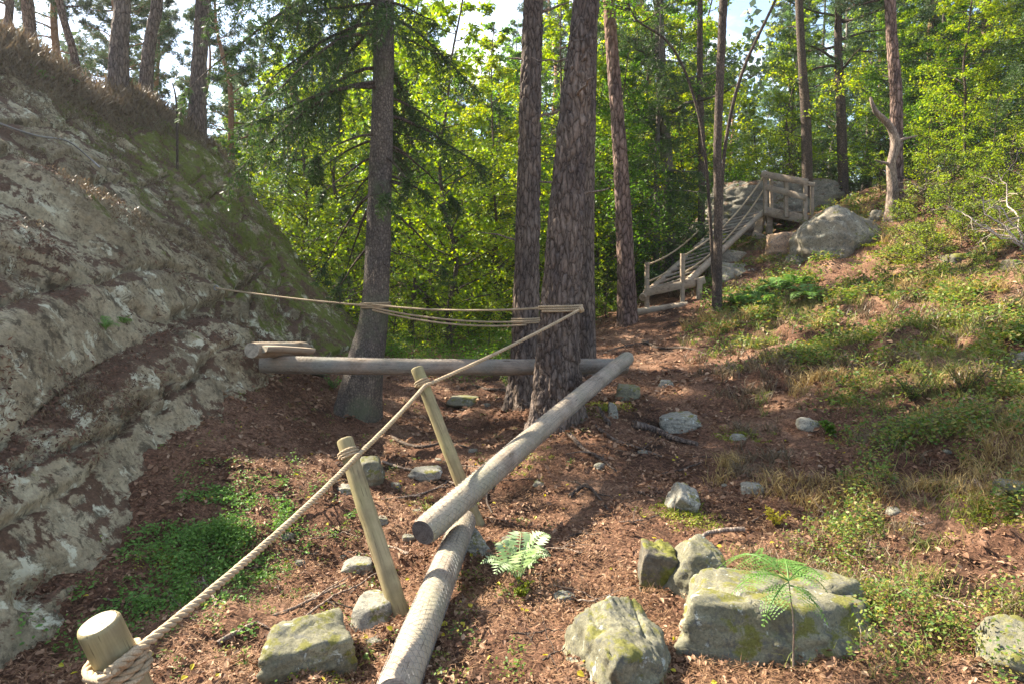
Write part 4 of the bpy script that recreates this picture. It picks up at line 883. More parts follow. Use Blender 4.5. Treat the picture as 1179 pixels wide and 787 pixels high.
tr, fo = limb_tree(9.0, .055, 21, nl=64, first=.05, spread=.25, per=230, leaf=.09, clump=.34); protoA = tree_thing('young_maple', (0, 0, 0), 'x', 'tree', tr, fo, 'slim_bark', 'birch_leaf')
tr, fo = limb_tree(7.0, .045, 22, nl=56, first=.04, spread=.30, per=210, leaf=.075, clump=.34); protoB = tree_thing('rowan_tree', (0, 0, 0), 'x', 'tree', tr, fo, 'slim_bark', 'green_leaf')
tr, fo = limb_tree(14.0, .10, 23, nl=90, first=.10, spread=.20, per=230, leaf=.11, clump=.34, up=.7); protoC = tree_thing('birch_tree', (0, 0, 0), 'x', 'tree', tr, fo, 'birch_bark', 'blue_leaf')
tr, fo = spruce_tree(9.0, .09, 24, first=.03, spread=.24, nl=.10, nw=.016); protoD = tree_thing('young_spruce', (0, 0, 0), 'x', 'tree', tr, fo, 'spruce_bark', 'spruce_needle')
tr, fo = pine_tree(16.0, .17, 25, first=.3, nb=44, spread=.17, nl=.13, nw=.014); protoE = tree_thing('pine_tree', (0, 0, 0), 'x', 'tree', tr, fo, 'pine_bark_far', 'pine_needle')
tr, fo = limb_tree(2.2, .014, 26, nl=16, first=.08, spread=.4, per=95, leaf=.05, clump=.32); protoF = tree_thing('leafy_bush', (0, 0, 0), 'x', 'bush', tr, fo, 'slim_bark', 'birch_leaf')

place_kind('A', [px_spot(*a) for a in [(520, 15, .95), (470, 17, 1.1), (395, 18.5, 1.0), (565, 19, .9), (540, 24, 1.0), (640, 18, 1.0), (350, 20, 1.1), (745, 21, 1.2), (480, 27, 1.3), (300, 23, .9), (690, 26, 1.4), (860, 30, .65), (600, 32, 1.2), (420, 25, 1.5), (800, 27, 1.3), (900, 24, .8), (1000, 25, 1.0), (1055, 28, 1.2), (1110, 24, 1.0), (1160, 22, 1.0), (1085, 19, .7)]],
    protoA, 'bright yellow-green young maple', 'young maples in the wood')
place_kind('B', [px_spot(*a) for a in [(500, 21, 1.3), (430, 21, 1.3), (585, 25, 1.5), (655, 22, 1.2), (730, 17.5, .9), (700, 19, 1.0), (330, 26, 1.4), (620, 28, 1.5), (790, 25, 1.3), (783, 31, 1.2), (265, 20, .8), (1010, 24, .9), (1080, 20, .7), (1150, 22, .8)]],
    protoB, 'mid-green small-leaved rowan', 'rowans in the wood')
place_kind('C', [px_spot(*a) for a in [(560, 30, .7), (500, 34, 1.0), (440, 30, .9), (620, 36, 1.0), (680, 32, .9), (740, 33, 1.0), (800, 31, .7), (850, 36, .5), (380, 33, 1), (320, 32, .9), (905, 33, .8), (950, 31, .8), (1010, 34, .9), (880, 44, .7), (530, 42, .8), (650, 44, 1.2), (770, 46, .9), (420, 44, 1.2), (1060, 32, .8), (1120, 36, .9), (1170, 30, .8), (280, 40, .9), (480, 40, 1.1), (600, 48, 1.3), (720, 42, 1.1), (350, 46, 1.1)]],
    protoC, 'hazy green birch', 'birches in the wood')
place_kind('D', [px_spot(*a) for a in [(752, 18.5, .95), (695, 23, 1.2), (900, 27, .9), (1060, 23, 1.0), (1165, 18, .9), (985, 29, 1.1), (640, 30, 1.5), (470, 36, 1.8), (1150, 26, 1.2), (530, 38, 1.4), (790, 35, 1.6), (400, 28, 1.4), (850, 40, .8), (575, 22, .9), (930, 36, 1.5), (1030, 38, 1.3), (690, 40, 1.8)]],
    protoD, 'dark young spruce', 'young spruces in the wood')
place_kind('E', [px_spot(*a) for a in [(60, 17, .8), (165, 19, .55), (205, 21, .6), (110, 16, .5), (245, 25, .65), (185, 24, .7), (140, 22, .65), (30, 18, .6), (20, 13, .7), (100, 20, .8), (270, 22, .7), (590, 50, 1), (900, 44, .9), (900, 36, .6), (990, 36, .9), (1040, 31, .8), (1150, 34, .9), (520, 47, 1), (700, 48, 1), (345, 30, .8), (830, 48, .7), (1180, 24, .8), (-60, 14, .8), (1090, 46, .9), (740, 30, .9), (630, 34, 1), (455, 38, 1), (800, 40, .7)]],
    protoE, 'pine with reddish upper trunk', 'pines at the back of the wood')
place_kind('F', [px_spot(*a) for a in [(1070, 15, .8), (1105, 14, .75), (1150, 13.5, .8), (1055, 18, .9), (1130, 17, 1.0), (1175, 16, 1.0), (475, 12.5, .6), (520, 14, .8), (560, 13, .6), (455, 15, .8), (590, 15, .8), (390, 16.5, .9), (700, 16, .6), (1000, 19, .6), (640, 13.5, .5), (1085, 20, 1.1), (1120, 22, 1.2), (1160, 19, 1.0), (545, 17, 1.0), (425, 13.5, .7), (500, 18, 1.1), (620, 17, .9), (1195, 14, .9)]],
    protoF, 'low yellow-green leafy bush', 'leafy bushes on open ground')

tr, fo = limb_tree(.8, .008, 27, nl=26, first=.05, spread=.6, per=70, leaf=.035, clump=.3); protoG = tree_thing('hill_shrub', (0, 0, 0), 'x', 'shrub', tr, fo, 'slim_bark', 'yellow_green')
place_kind('G', [px_spot(*a) for a in [(1045, 13, .8), (1062, 12.3, 1.0), (1080, 13.4, 1.2), (1100, 12.6, 1.1), (1120, 13.8, 1.3), (1140, 12.4, 1.0), (1165, 13, 1.3), (1050, 15, 1.3), (1090, 15.5, 1.4), (1035, 14.2, .9), (1175, 11.2, .8), (1010, 12, .6), (1130, 10.5, .5), (1150, 15.5, 1.4), (1075, 11.2, .6)]],
    protoG, 'knee-high yellow-green hillside shrub', 'low shrubs on the right hillside')
# far wood as one mass
def far_wood():
    r = np.random.default_rng(9); Cn = []
    for k in range(150):
        a = r.uniform(-1.0, 1.0); d = r.uniform(62, 110); x, y = d * math.sin(a), d * math.cos(a); z0 = H1(x, y); h = r.uniform(11, 19); m_ = 260
        q = r.random(m_) ** .8; rad = 2.6 * (1.1 - q); th = r.uniform(0, 6.28, m_); Cn.append(np.stack([x + rad * np.sin(th) * r.random(m_) ** .4, y + rad * np.cos(th) * r.random(m_) ** .4, z0 + q * h], -1))
    Cn = np.vstack(Cn); n = len(Cn); s = r.uniform(.45, 1.0, n)
    tag(mesh_obj('far_wood', [leaves(Cn, rdir(n, .6, r), rdir(n, 1, r), s, s * .7)], M['spruce_needle'], smooth=False), 'distant wood closing the view behind all the trees', 'wood', kind='stuff')
far_wood()

# ------------------------------------------------------------------ ropes between trees
def tree_at(T, z):
    C = resample(T[1], 200); rad = np.interp(np.linspace(0, len(T[2]) - 1, 200), np.arange(len(T[2])), T[2]); k = np.argmin(abs(C[:, 2] - z)); return C[k], rad[k]
anchor = cliff_px(246, 334)
a_s, r_s = tree_at(PT3, at(430, 352, 7.9)[2]); a_2, r_2 = tree_at(PT2, at(605, 366, 8.2)[2]); a_1, r_1 = tree_at(PT1, at(645, 356, 6.7)[2])
parts = []; r_s += .01; r_2 += .022; r_1 += .03
front = lambda c, r: c + np.array([0, -r - .012, 0])
parts += rope_parts(sag(anchor + np.array([.05, -.05, 0]), front(a_s, r_s), .02), .011)
parts += rope_parts(sag(front(a_s, r_s) + [0, 0, .015], front(a_1, r_1) + np.array([-.05, .1, .02]), .05), .011)
parts += rope_parts(sag(front(a_s, r_s) + [0, 0, -.02], front(a_2, r_2), .06), .011)
parts += rope_parts(sag(front(a_s, r_s) + [0, 0, -.045], front(a_2, r_2) + [0, 0, -.04], .075), .011)
rt = empty('tree_rope', anchor, 'double rope strung from the cliff bolt past the spruce to the two pines', 'rope')
mesh_obj('rope_line', relink(parts, anchor), M['rope'], rt)
for c, r_ in ((a_s, r_s), (a_2, r_2), (a_1, r_1)):
    mesh_obj('rope_coil', relink(rope_parts(ring(c - np.array([0, 0, .03]), np.array([0, .05, 1]), r_ + .010, 2.6, .011, start=.5, n=50), .011), anchor), M['rope'], rt)
parts = rope_parts(np.array([w4, w4 + [.02, .04, .02], a_1 + [r_1 + .02, .0, .05]]), RR)
mesh_obj('rope_knot', relink(rope_parts(ring(w4, np.array([1, .6, .3]), .022, 2, .01), .012), w1), M['rope'], hand)
# bolt
bo = empty('rock_bolt', anchor, 'small steel eye bolt fixed in the cliff holding the rope end', 'bolt')
mesh_obj('eye', tube(ring(np.array([.05, -.04, 0]), np.array([0.2, 1, 0]), .028, 1.0, .006, pitch=0, n=20), .008, 8), M['steel'], bo)
mesh_obj('shank', tube(np.array([[-.12, .05, -.02], [.03, -.03, 0]]), .009, 8), M['steel'], bo)
# cable on the upper face
cab = []
for px, py in ((-30, 142), (0, 153), (40, 166), (75, 177), (100, 190), (112, 203)):
    p = cliff_px(px, py); cab.append(p + np.array([.06, -.04, .07]))
c0 = cab[0].copy(); tag(mesh_obj('safety_cable', relink(tube(resample(np.array(cab), 60), .009, 6), c0), M['steel'], loc=c0), 'thin dark cable running across the upper left cliff face', 'cable')

# ------------------------------------------------------------------ stairway and platform
def beam(a, b, w_, h_, jitter=.004):
    a = np.array(a, float); b = np.array(b, float); d = norm(b - a); ref = np.array([0, 0, 1.]) if abs(d[2]) < .9 else np.array([0, 1., 0]); s = norm(np.cross(d, ref)); u = np.cross(s, d)
    n = 6; V = []; Ln = np.linalg.norm(b - a); ch = min(w_, h_) * .12
    prof = [(-w_ / 2 + ch, -h_ / 2), (w_ / 2 - ch, -h_ / 2), (w_ / 2, -h_ / 2 + ch), (w_ / 2, h_ / 2 - ch), (w_ / 2 - ch, h_ / 2), (-w_ / 2 + ch, h_ / 2), (-w_ / 2, h_ / 2 - ch), (-w_ / 2, -h_ / 2 + ch)]
    for t in np.linspace(0, 1, n):
        o_ = rng.normal(size=2) * jitter
        for p, q in prof: V.append(a + d * Ln * t + s * (p + o_[0]) + u * (q + o_[1]))
    V = np.array(V); i = np.arange(n - 1)[:, None] * 8; j = np.arange(8)[None]; j2 = (j + 1) % 8
    Fc = np.stack([i + j, i + j2, i + 8 + j2, i + 8 + j], -1).reshape(-1, 4)
    return [(V, Fc), (V[:8], np.array([[0, 7, 6, 5], [0, 5, 4, 1], [1, 4, 3, 2]])), (V[-8:], np.array([[5, 6, 7, 0], [1, 4, 5, 0], [2, 3, 4, 1]]))]
def stair():
    base = at(765, 352, 15.5); root = empty('stairway', base, 'weathered log stairway with rope handrails climbing to the platform', 'stairs')
    def rel(p): return [(V - base, Fc) for V, Fc in p]
    L0 = at(745, 338, 15.5); L1 = at(836, 254, 19.6); R0 = at(795, 322, 15.3); R1 = at(880, 243, 19.6)
    for a, b in ((L0, L1), (R0, R1)):
        a2 = a - norm(b - a) * .25; mesh_obj('stringer', rel(tube(resample(np.array([a2, b]), 20), np.linspace(.085, .07, 20), 14)), M['plank'], root)
    for k in range(15):
        t = (k + .5) / 15; a = L0 * (1 - t) + L1 * t; b = R0 * (1 - t) + R1 * t; up = np.array([0, 0, .10])
        mesh_obj('tread', rel(beam(a + up * .3, b + up * .3, .10, .045)), M['log_dark'], root)  # darker wood: shade of the gap between the stringers put into the colour
    tops = {}
    for nm, (px, py, Y, pt) in {'l0': (745, 357, 15.4, 302), 'r0': (786, 350, 15.1, 292), 'l1': (831, 262, 19.7, 229), 'r1': (881, 247, 19.6, 198)}.items():
        b = at(px, py, Y); t = at(px, pt, Y); b[2] -= .2; tops[nm] = (t, b)
        mesh_obj('post', rel(tube(resample(np.array([b, t]), 8), .055 if nm[1] == '0' else .05, 12)), M['plank'], root)
    for s in 'lr':
        t0, b0 = tops[s + '0']; t1, b1 = tops[s + '1']
        for off in (.06, .45):
            a = t0 - [0, 0, off]; b = t1 - [0, 0, off + (.0 if s == 'r' else .0)]
            mesh_obj('rope_rail', rel(rope_parts(sag(a, b, .28), .022, sides=5)), M['rope'], root)
    mesh_obj('cross_rail', rel(beam(at(742, 338, 15.35), at(800, 325, 15.0), .05, .17)), M['plank'], root)
    mesh_obj('cross_rail', rel(beam(at(783, 331, 15.1), at(812, 322, 15.0), .05, .16)), M['plank'], root)
    mesh_obj('short_post', rel(beam(at(805, 350, 15.0), at(805, 322, 15.0), .12, .12)), M['plank'], root)
    mesh_obj('cross_rail', rel(beam(at(745, 318, 15.35), at(786, 312, 15.05), .035, .05)), M['plank'], root) if False else None
stair()
round_log('sill_log', at(719, 362, 15.2), at(792, 351, 14.9), .085, .08, 'plank', 'end_pale', 'pale log lying on the ground across the foot of the stairway', sides=16, seg=12)
def platform():
    base = at(886, 274, 19.4); root = empty('timber_platform', base, 'small timber platform with board railing at the top of the stairs', 'platform')
    rel = lambda p: [(V - base, Fc) for V, Fc in p]
    A = at(881, 244, 19.4); B = at(928, 252, 18.6); bk = np.array([.25, 1.6, 0]); dk = np.array([0, 0, -.02])
    for t in np.linspace(0.04, .96, 9):
        p = A * (1 - t) + B * t; q_ = p + bk; z = max(A[2], B[2]) - .02; mesh_obj('deck_board', rel(beam(np.array([p[0], p[1], z - .03]), np.array([q_[0], q_[1], z - .03]), .135, .04)), M['plank'], root)
    mesh_obj('edge_beam', rel(beam(at(879, 243, 19.33), at(930, 253, 18.53), .06, .24)), M['plank'], root)
    mesh_obj('edge_beam', rel(beam(A + bk, B + bk, .06, .2)), M['plank'], root)
    for px, pt, pb, Y in ((881, 197, 246, 19.25), (905, 209, 250, 18.85), (927, 210, 254, 18.45)):
        mesh_obj('rail_post', rel(beam(at(px, pb, Y), at(px, pt, Y), .10, .10)), M['plank'], root)
    for off in (0,):
        for px, pt, pb, Y in ((888, 205, 243, 20.9), (935, 212, 250, 20.1)):
            mesh_obj('rail_post', rel(beam(at(px, pb, Y), at(px, pt, Y), .09, .09)), M['plank'], root)
    mesh_obj('rail_board', rel(beam(at(877, 200, 19.17), at(930, 210, 18.37), .045, .17)), M['plank'], root)
    mesh_obj('rail_board', rel(beam(at(883, 216, 19.17), at(929, 228, 18.37), .045, .16)), M['plank'], root)
    mesh_obj('rail_board', rel(beam(at(876, 202, 20.8), at(938, 213, 20.0), .045, .12)), M['plank'], root)
    lg = at(886, 245, 19.4); b = at(886, 277, 19.4); b[2] -= .3; mesh_obj('leg', rel(beam(b, lg, .16, .14)), M['plank'], root)
    lg = at(925, 250, 18.7); b = at(925, 262, 18.7); b[2] -= .5; mesh_obj('leg', rel(beam(b, lg, .14, .14)), M['plank'], root)
    mesh_obj('brace', rel(beam(at(871, 276, 19.5), at(877, 245, 19.9), .22, .12)), M['plank'], root)
    mesh_obj('foot_beam', rel(beam(at(866, 270, 19.3), at(888, 277, 19.2), .12, .18)), M['plank'], root)
platform()

# ------------------------------------------------------------------ ferns
def frond(Ln, az, arch, mat, parent, r, npair=20, width=.34, stalk=.15, wl=1.0, fine=True):
    n = 24; t = np.linspace(0, 1, n); hz = Ln * (t * .85 + 0 * t); el = arch
    C = np.stack([np.sin(az) * hz * math.cos(el), np.cos(az) * hz * math.cos(el), Ln * (math.sin(el) * 1.5 * t - .75 * t ** 2.2)], -1)
    out = tube(C, np.linspace(.0035, .0008, n) * wl, 4, cap=False); T = norm(np.gradient(C, axis=0)); pc = []; pd = []; pn = []; pl = []; pw = []
    for i in range(npair):
        u = stalk + (1 - stalk) * (i + .5) / npair; q = u * (n - 1); k = int(q); c = C[k] * (1 - q + k) + C[min(k + 1, n - 1)] * (q - k); tt = T[k]; S = norm(np.cross(tt, [0, 0, 1.])); U = np.cross(S, tt)
        uu = (u - stalk) / (1 - stalk); pl_ = Ln * width * (np.sin(np.pi * min(1, .16 + .84 * uu ** .8)) ** .8) * (1 - .35 * uu) + .006
        for s in (-1, 1):
            d = norm(S * s + tt * .38 + U * r.normal() * .10 - np.array([0, 0, .18])); m_ = max(4, int(pl_ / (.010 if fine else .02)))
            if not fine or pl_ < .03:
                pc.append(c[None]); pd.append(d[None]); pn.append(U[None]); pl.append([pl_]); pw.append([max(.008, pl_ * .24)]); continue
            x = np.linspace(.06, 1, m_); pp = c + d * (x * pl_)[:, None] - np.array([0, 0, 1.]) * (x ** 2 * pl_ * .15)[:, None]; wsub = pl_ * .16 * (1.06 - x) + .004
            sd = norm(np.cross(d, U))
            for s2 in (-1, 1):
                pc.append(pp); pd.append(np.repeat((sd * s2 + d * .45)[None], m_, 0)); pn.append(np.repeat(U[None], m_, 0)); pl.append(wsub); pw.append(np.full(m_, max(.0045, pl_ / m_ * .75)))
    out.append(leaves(np.vstack(pc), np.vstack(pd), np.vstack(pn), np.concatenate(pl), np.concatenate(pw)))
    return mesh_obj('frond', out, M[mat], parent, smooth=False)
def fern(loc, label, fr, mat, seed, Ln=.45, fine=True, group=None, width=.34, arch=(.5, 1.1), npair=20):
    r = np.random.default_rng(seed); root = empty('fern', loc, label, 'fern', group)
    azs = fr if not np.isscalar(fr) else [k * 6.28 / fr + r.normal() * .25 for k in range(fr)]
    for az in azs: frond(Ln * r.uniform(.75, 1.15), az, r.uniform(*arch), mat, root, r, width=width, fine=fine, npair=npair)
    return root
g = ground_px(597, 672); fern(g, 'bright pale green fern beside the end of diagonal log', [-1.7, -.9, .1, 1.1, 1.8, 2.7, -2.6], 'fern_pale', 3, .46, width=.27, arch=(.7, 1.15), npair=13, fine=False)
def tall_fern():
    b = at(915, 735, 2.62); b[2] = .0; root = empty('fern', b, 'thin-stemmed fern with horizontal fronds rising over the largest boulder', 'fern'); r = np.random.default_rng(6)
    top = at(908, 668, 2.62) - b; C = resample(np.array([[0, 0, 0], top * .5 + [.01, 0, 0], top]), 14); mesh_obj('stem', tube(C, np.linspace(.004, .002, 14), 6), M['dead_wood'], root)
    for az, ln, ar, z in ((-1.35, .27, .3, 1), (1.4, .22, .3, 1), (.25, .30, .4, 1), (-2.2, .2, .05, .98), (2.2, .18, .05, .95), (-.7, .42, .4, 1), (1.0, .3, .35, 1)):
        o = frond(ln, az, ar, 'fern', root, r, width=.30, npair=14); o.location = tuple(top * z)
tall_fern()
g = ground_px(868, 345)
fp = fern(g, 'x', 9, 'fern', 21, .62, fine=False, width=.30, npair=18, arch=(.4, .9))
k = 0
for px, py in ((868, 345), (893, 338), (915, 333), (852, 352), (930, 345), (880, 352)):
    g = ground_px(px, py); lb = 'lush green fern in the clump below the big rounded boulder'
    if k == 0: fp.location = g; tag(fp, lb, 'fern', 'ferns below the big boulder')
    else: copy_tree(fp, g, random.uniform(0, 6), random.uniform(.8, 1.1), lb, 'ferns below the big boulder')
    k += 1
for (px, py, lb) in ((138, 386, 'small dark fern growing from the crack in the left cliff'), (118, 384, 'lowest little fern on the left in the cliff crack')):
    p = cliff_px(px, py); fern(p + [.04, -.02, .02], lb, 6, 'bilberry_dark', 33 + px, .17, width=.35, npair=10)
for (px, py, lb) in ((45, 88, 'small fern tuft near the top left of the cliff'), (78, 98, 'small fern hanging over cliff crest left of the pines')):
    p = cliff_px(px, py + 8); fern(p, lb, 7, 'bilberry_dark', 43 + px, .3, fine=False, width=.35, npair=12)

# ------------------------------------------------------------------ roots, twigs, dead brush
def stick(name, pix, r0, r1, mat, label, cat, group=None, lift=.012, side=0, seed=0):
    P = []
    for px, py in pix:
        g = ground_px(px, py); g[2] = H1(g[0], g[1]) + lift; P.append(g)
    P = np.array(P); c = P[0].copy(); C = resample(P - c, 24); r = np.random.default_rng(seed); C += np.cumsum(r.normal(size=(24, 3)) * .003, 0)
    parts = tube(C, np.linspace(r0, r1, 24), 8, disp=lambda V, rr: .12 * rr * fbm(V, 30, 2))
    for q in range(side):
        k_ = r.integers(6, 20); parts += tube(curve_branch(C[k_], rdir(1, .3, r)[0] + [0, 0, .25], r.uniform(.1, .3), .2, 0, 7, .2, r), np.linspace(r1 * 1.1, r1 * .4, 7), 5)
    return tag(mesh_obj(name, parts, M[mat], loc=c), label, cat, group)
stick('dead_branch', [(730, 490), (757, 497), (775, 508), (803, 516)], .045, .022, 'pine_bark', 'thick dark root crossing the path by the rounded stone', 'root')
stick('tree_root', [(856, 622), (835, 622), (815, 628), (802, 645)], .018, .012, 'dead_wood', 'bent grey root draped over the stones behind largest boulder', 'root', lift=.07)
stick('fallen_branch', [(250, 745), (290, 725), (345, 700), (400, 672)], .014, .006, 'dead_wood', 'long curved dead branch on litter left of the posts', 'branch', side=3, seed=1)
stick('fallen_branch', [(350, 715), (385, 695), (420, 680), (455, 660)], .008, .004, 'dead_wood', 'thin pale branch reaching from the smooth stone to the middle post', 'branch', side=2, seed=2)
stick('fallen_branch', [(440, 535), (470, 545), (500, 553), (540, 562)], .014, .007, 'dead_wood', 'grey curved branch in the gully behind the far post', 'branch', side=3, seed=3)
stick('fallen_branch', [(440, 578), (470, 573), (500, 562), (520, 550)], .012, .006, 'dead_wood', 'grey branch lying level in the gully under the diagonal log', 'branch', side=3, seed=4)
stick('fallen_branch', [(1120, 558), (1140, 566), (1179, 574)], .016, .010, 'dead_wood', 'weathered stick at right edge of the slope', 'branch', seed=5)
stick('fallen_branch', [(762, 548), (790, 543), (806, 540)], .010, .006, 'slim_bark', 'short brown stick on the path by the mossy stone', 'branch', seed=6)
stick('fallen_branch', [(735, 568), (752, 570), (768, 566)], .014, .010, 'slim_bark', 'stubby dark stick lying on the sunlit path', 'branch', seed=7)
stick('fallen_branch', [(655, 622), (670, 618), (690, 616)], .008, .005, 'slim_bark', 'small curved twig on the path right of bright fern', 'branch', seed=8)
stick('tree_root', [(655, 575), (675, 565), (690, 576), (700, 590)], .018, .008, 'slim_bark', 'dark knotted root beside the path below the diagonal log', 'root', side=4, seed=9)
stick('tree_root', [(640, 470), (622, 485), (605, 497)], .05, .02, 'pine_bark', 'pine root reaching left from the thickest pine', 'root', lift=.0, seed=10)
stick('tree_root', [(610, 465), (585, 452), (560, 448), (545, 444)], .035, .015, 'slim_bark', 'long thin root on the gully floor beyond the long log', 'root', seed=11)
stick('tree_root', [(372, 440), (350, 436), (320, 432), (300, 430)], .05, .03, 'spruce_bark', 'grey spruce root running under the long log to the ledge', 'root', lift=.1, seed=12)
stick('tree_root', [(700, 490), (690, 478), (685, 470)], .03, .015, 'pine_bark', 'short root stub by the mossy square stone', 'root', seed=13)
twg = [(150, 700), (215, 640), (330, 600), (350, 640), (300, 660), (540, 700), (620, 730), (560, 540), (600, 560), (640, 640), (720, 520), (740, 600), (820, 530), (690, 700), (640, 760), (330, 760), (210, 720), (880, 600), (900, 560), (950, 600), (1010, 640), (1060, 610), (1020, 520), (980, 450), (760, 420), (380, 620), (480, 510), (520, 500), (575, 600), (1100, 700)]
for i, (pix, r0, r1, mt, lb) in enumerate([
    ([(470, 640), (450, 632), (425, 640), (400, 636)], .016, .006, 'dead_wood', 'grey root looping left from beneath the lower log'),
    ([(440, 760), (425, 730), (430, 700), (440, 680)], .014, .006, 'slim_bark', 'dark root running beside the left of the lower log'),
    ([(400, 545), (380, 560), (365, 585), (340, 600)], .018, .007, 'slim_bark', 'dark root crawling down left of the middle rope post'),
    ([(590, 540), (570, 555), (560, 575), (566, 595)], .014, .006, 'slim_bark', 'short dark root under the middle of diagonal log'),
    ([(450, 505), (480, 515), (515, 512), (545, 520)], .02, .008, 'slim_bark', 'dark root crossing the gully floor behind the far post'),
    ([(655, 500), (670, 520), (690, 528), (712, 545)], .022, .007, 'pine_bark', 'pine root running toward the camera from thickest pine'),
    ([(672, 478), (700, 505), (728, 515), (760, 530)], .02, .006, 'pine_bark', 'pine root spreading right from thickest pine across the path'),
    ([(740, 395), (760, 402), (790, 404), (815, 410)], .03, .012, 'slim_bark', 'long root across the upper path below the stairway'),
    ([(700, 405), (725, 398), (750, 392)], .03, .012, 'slim_bark', 'root crossing the path just above the log corner'),
    ([(640, 650), (620, 660), (600, 652), (585, 640)], .010, .004, 'slim_bark', 'thin root behind the bright fern'),
    ([(250, 700), (235, 670), (240, 640), (232, 620)], .008, .003, 'dead_wood', 'thin upright dead stem in the bilberry patch'),
    ([(960, 640), (1000, 660), (1030, 690)], .012, .005, 'dead_wood', 'dead stick sloping down right of the largest boulder'),
    ([(1010, 420), (1050, 440), (1090, 445)], .014, .006, 'dead_wood', 'dead stick among bilberry in the middle of the slope'),
    ([(930, 380), (970, 375), (1000, 385)], .02, .008, 'dead_wood', 'dead branch on the dry grass above the slope bilberry')]):
    stick('tree_root' if 'root' in lb else 'fallen_branch', pix, r0, r1, mt, lb, 'root' if 'root' in lb else 'branch', side=3, seed=200 + i, lift=.004)
TW = ['just right of the nearest rope post', 'at the lower edge of the bilberry patch', 'right of the bilberry patch, higher one', 'left of the middle rope post foot', 'under the hand rope below the bilberry patch', 'between lower log and bright fern', 'right of and below the bright fern', 'behind the diagonal log left of far post foot', 'in the angle between far post and diagonal log',
    'above and right of the bright fern', 'in the middle of the path near the log corner', 'left of the small upright stone pair', 'on the path edge below the slope stone', 'above the blocky bottom boulder', 'left of the blocky bottom boulder', 'left of the smooth bottom stone', 'in the litter below the bilberry patch', 'near the yellow little plant', 'right of the small flat path stone',
    'on the slope behind the largest boulder', 'on the slope right of the largest boulder', 'on the slope left of the flat mossy stone', 'in the middle of the right slope', 'high on the grassy part of the slope', 'on the far end of the path beyond the corner', 'in the litter behind the middle post', 'in the gully left of the far post', 'in the gully behind the far post', 'right of the far post foot under the log', 'on the slope near the bottom right corner']
for i, (px, py) in enumerate(twg):
    a = random.uniform(-.6, .6); l = random.uniform(14, 34); pix = [(px - l * math.cos(a), py - l * math.sin(a) * .5), (px, py + random.uniform(-3, 3)), (px + l * math.cos(a), py + l * math.sin(a) * .5)]
    stick('twig', pix, .005, .0025, 'dead_wood' if i % 2 else 'slim_bark', 'thin twig ' + TW[i], 'twig', 'thin twigs on the forest floor', side=2, seed=40 + i)
def brush(px, py, Y, h, n, seed, label, spread=1.0):
    b = at(px, py, Y); b[2] = H1(b[0], b[1]); r = np.random.default_rng(seed); root = empty('dead_shrub', b, label, 'dead shrub'); parts = []
    for k in range(n):
        az = r.uniform(0, 6.28); B = curve_branch(np.zeros(3), np.array([math.sin(az) * spread - .5, math.cos(az) * .6, 1.0]), h * r.uniform(.6, 1.1), .1, 0, 12, .25, r); parts += tube(B, np.linspace(.018, .005, 12), 5, cap=False)
        for q in range(6):
            c = B[r.integers(3, 11)]; B2 = curve_branch(c, rdir(1, .6, r)[0] + [0, 0, .3], h * .35 * r.uniform(.4, 1.2), .15, 0, 8, .25, r); parts += tube(B2, np.linspace(.007, .002, 8), 4, cap=False)
            for s in range(2): parts += tube(curve_branch(B2[r.integers(2, 7)], rdir(1, .6, r)[0], h * .15, .1, 0, 5, .2, r), .002, 3, cap=False)
    mesh_obj('twigs', parts, M['pale_twig'], root)
brush(1185, 285, 10.8, 1.75, 6, 4, 'bare pale dead shrub with forking twigs at the right edge', .8)
brush(1085, 235, 15, 1.0, 5, 6, 'small bare brown shrub on the hill left of the pale shrub', .9)

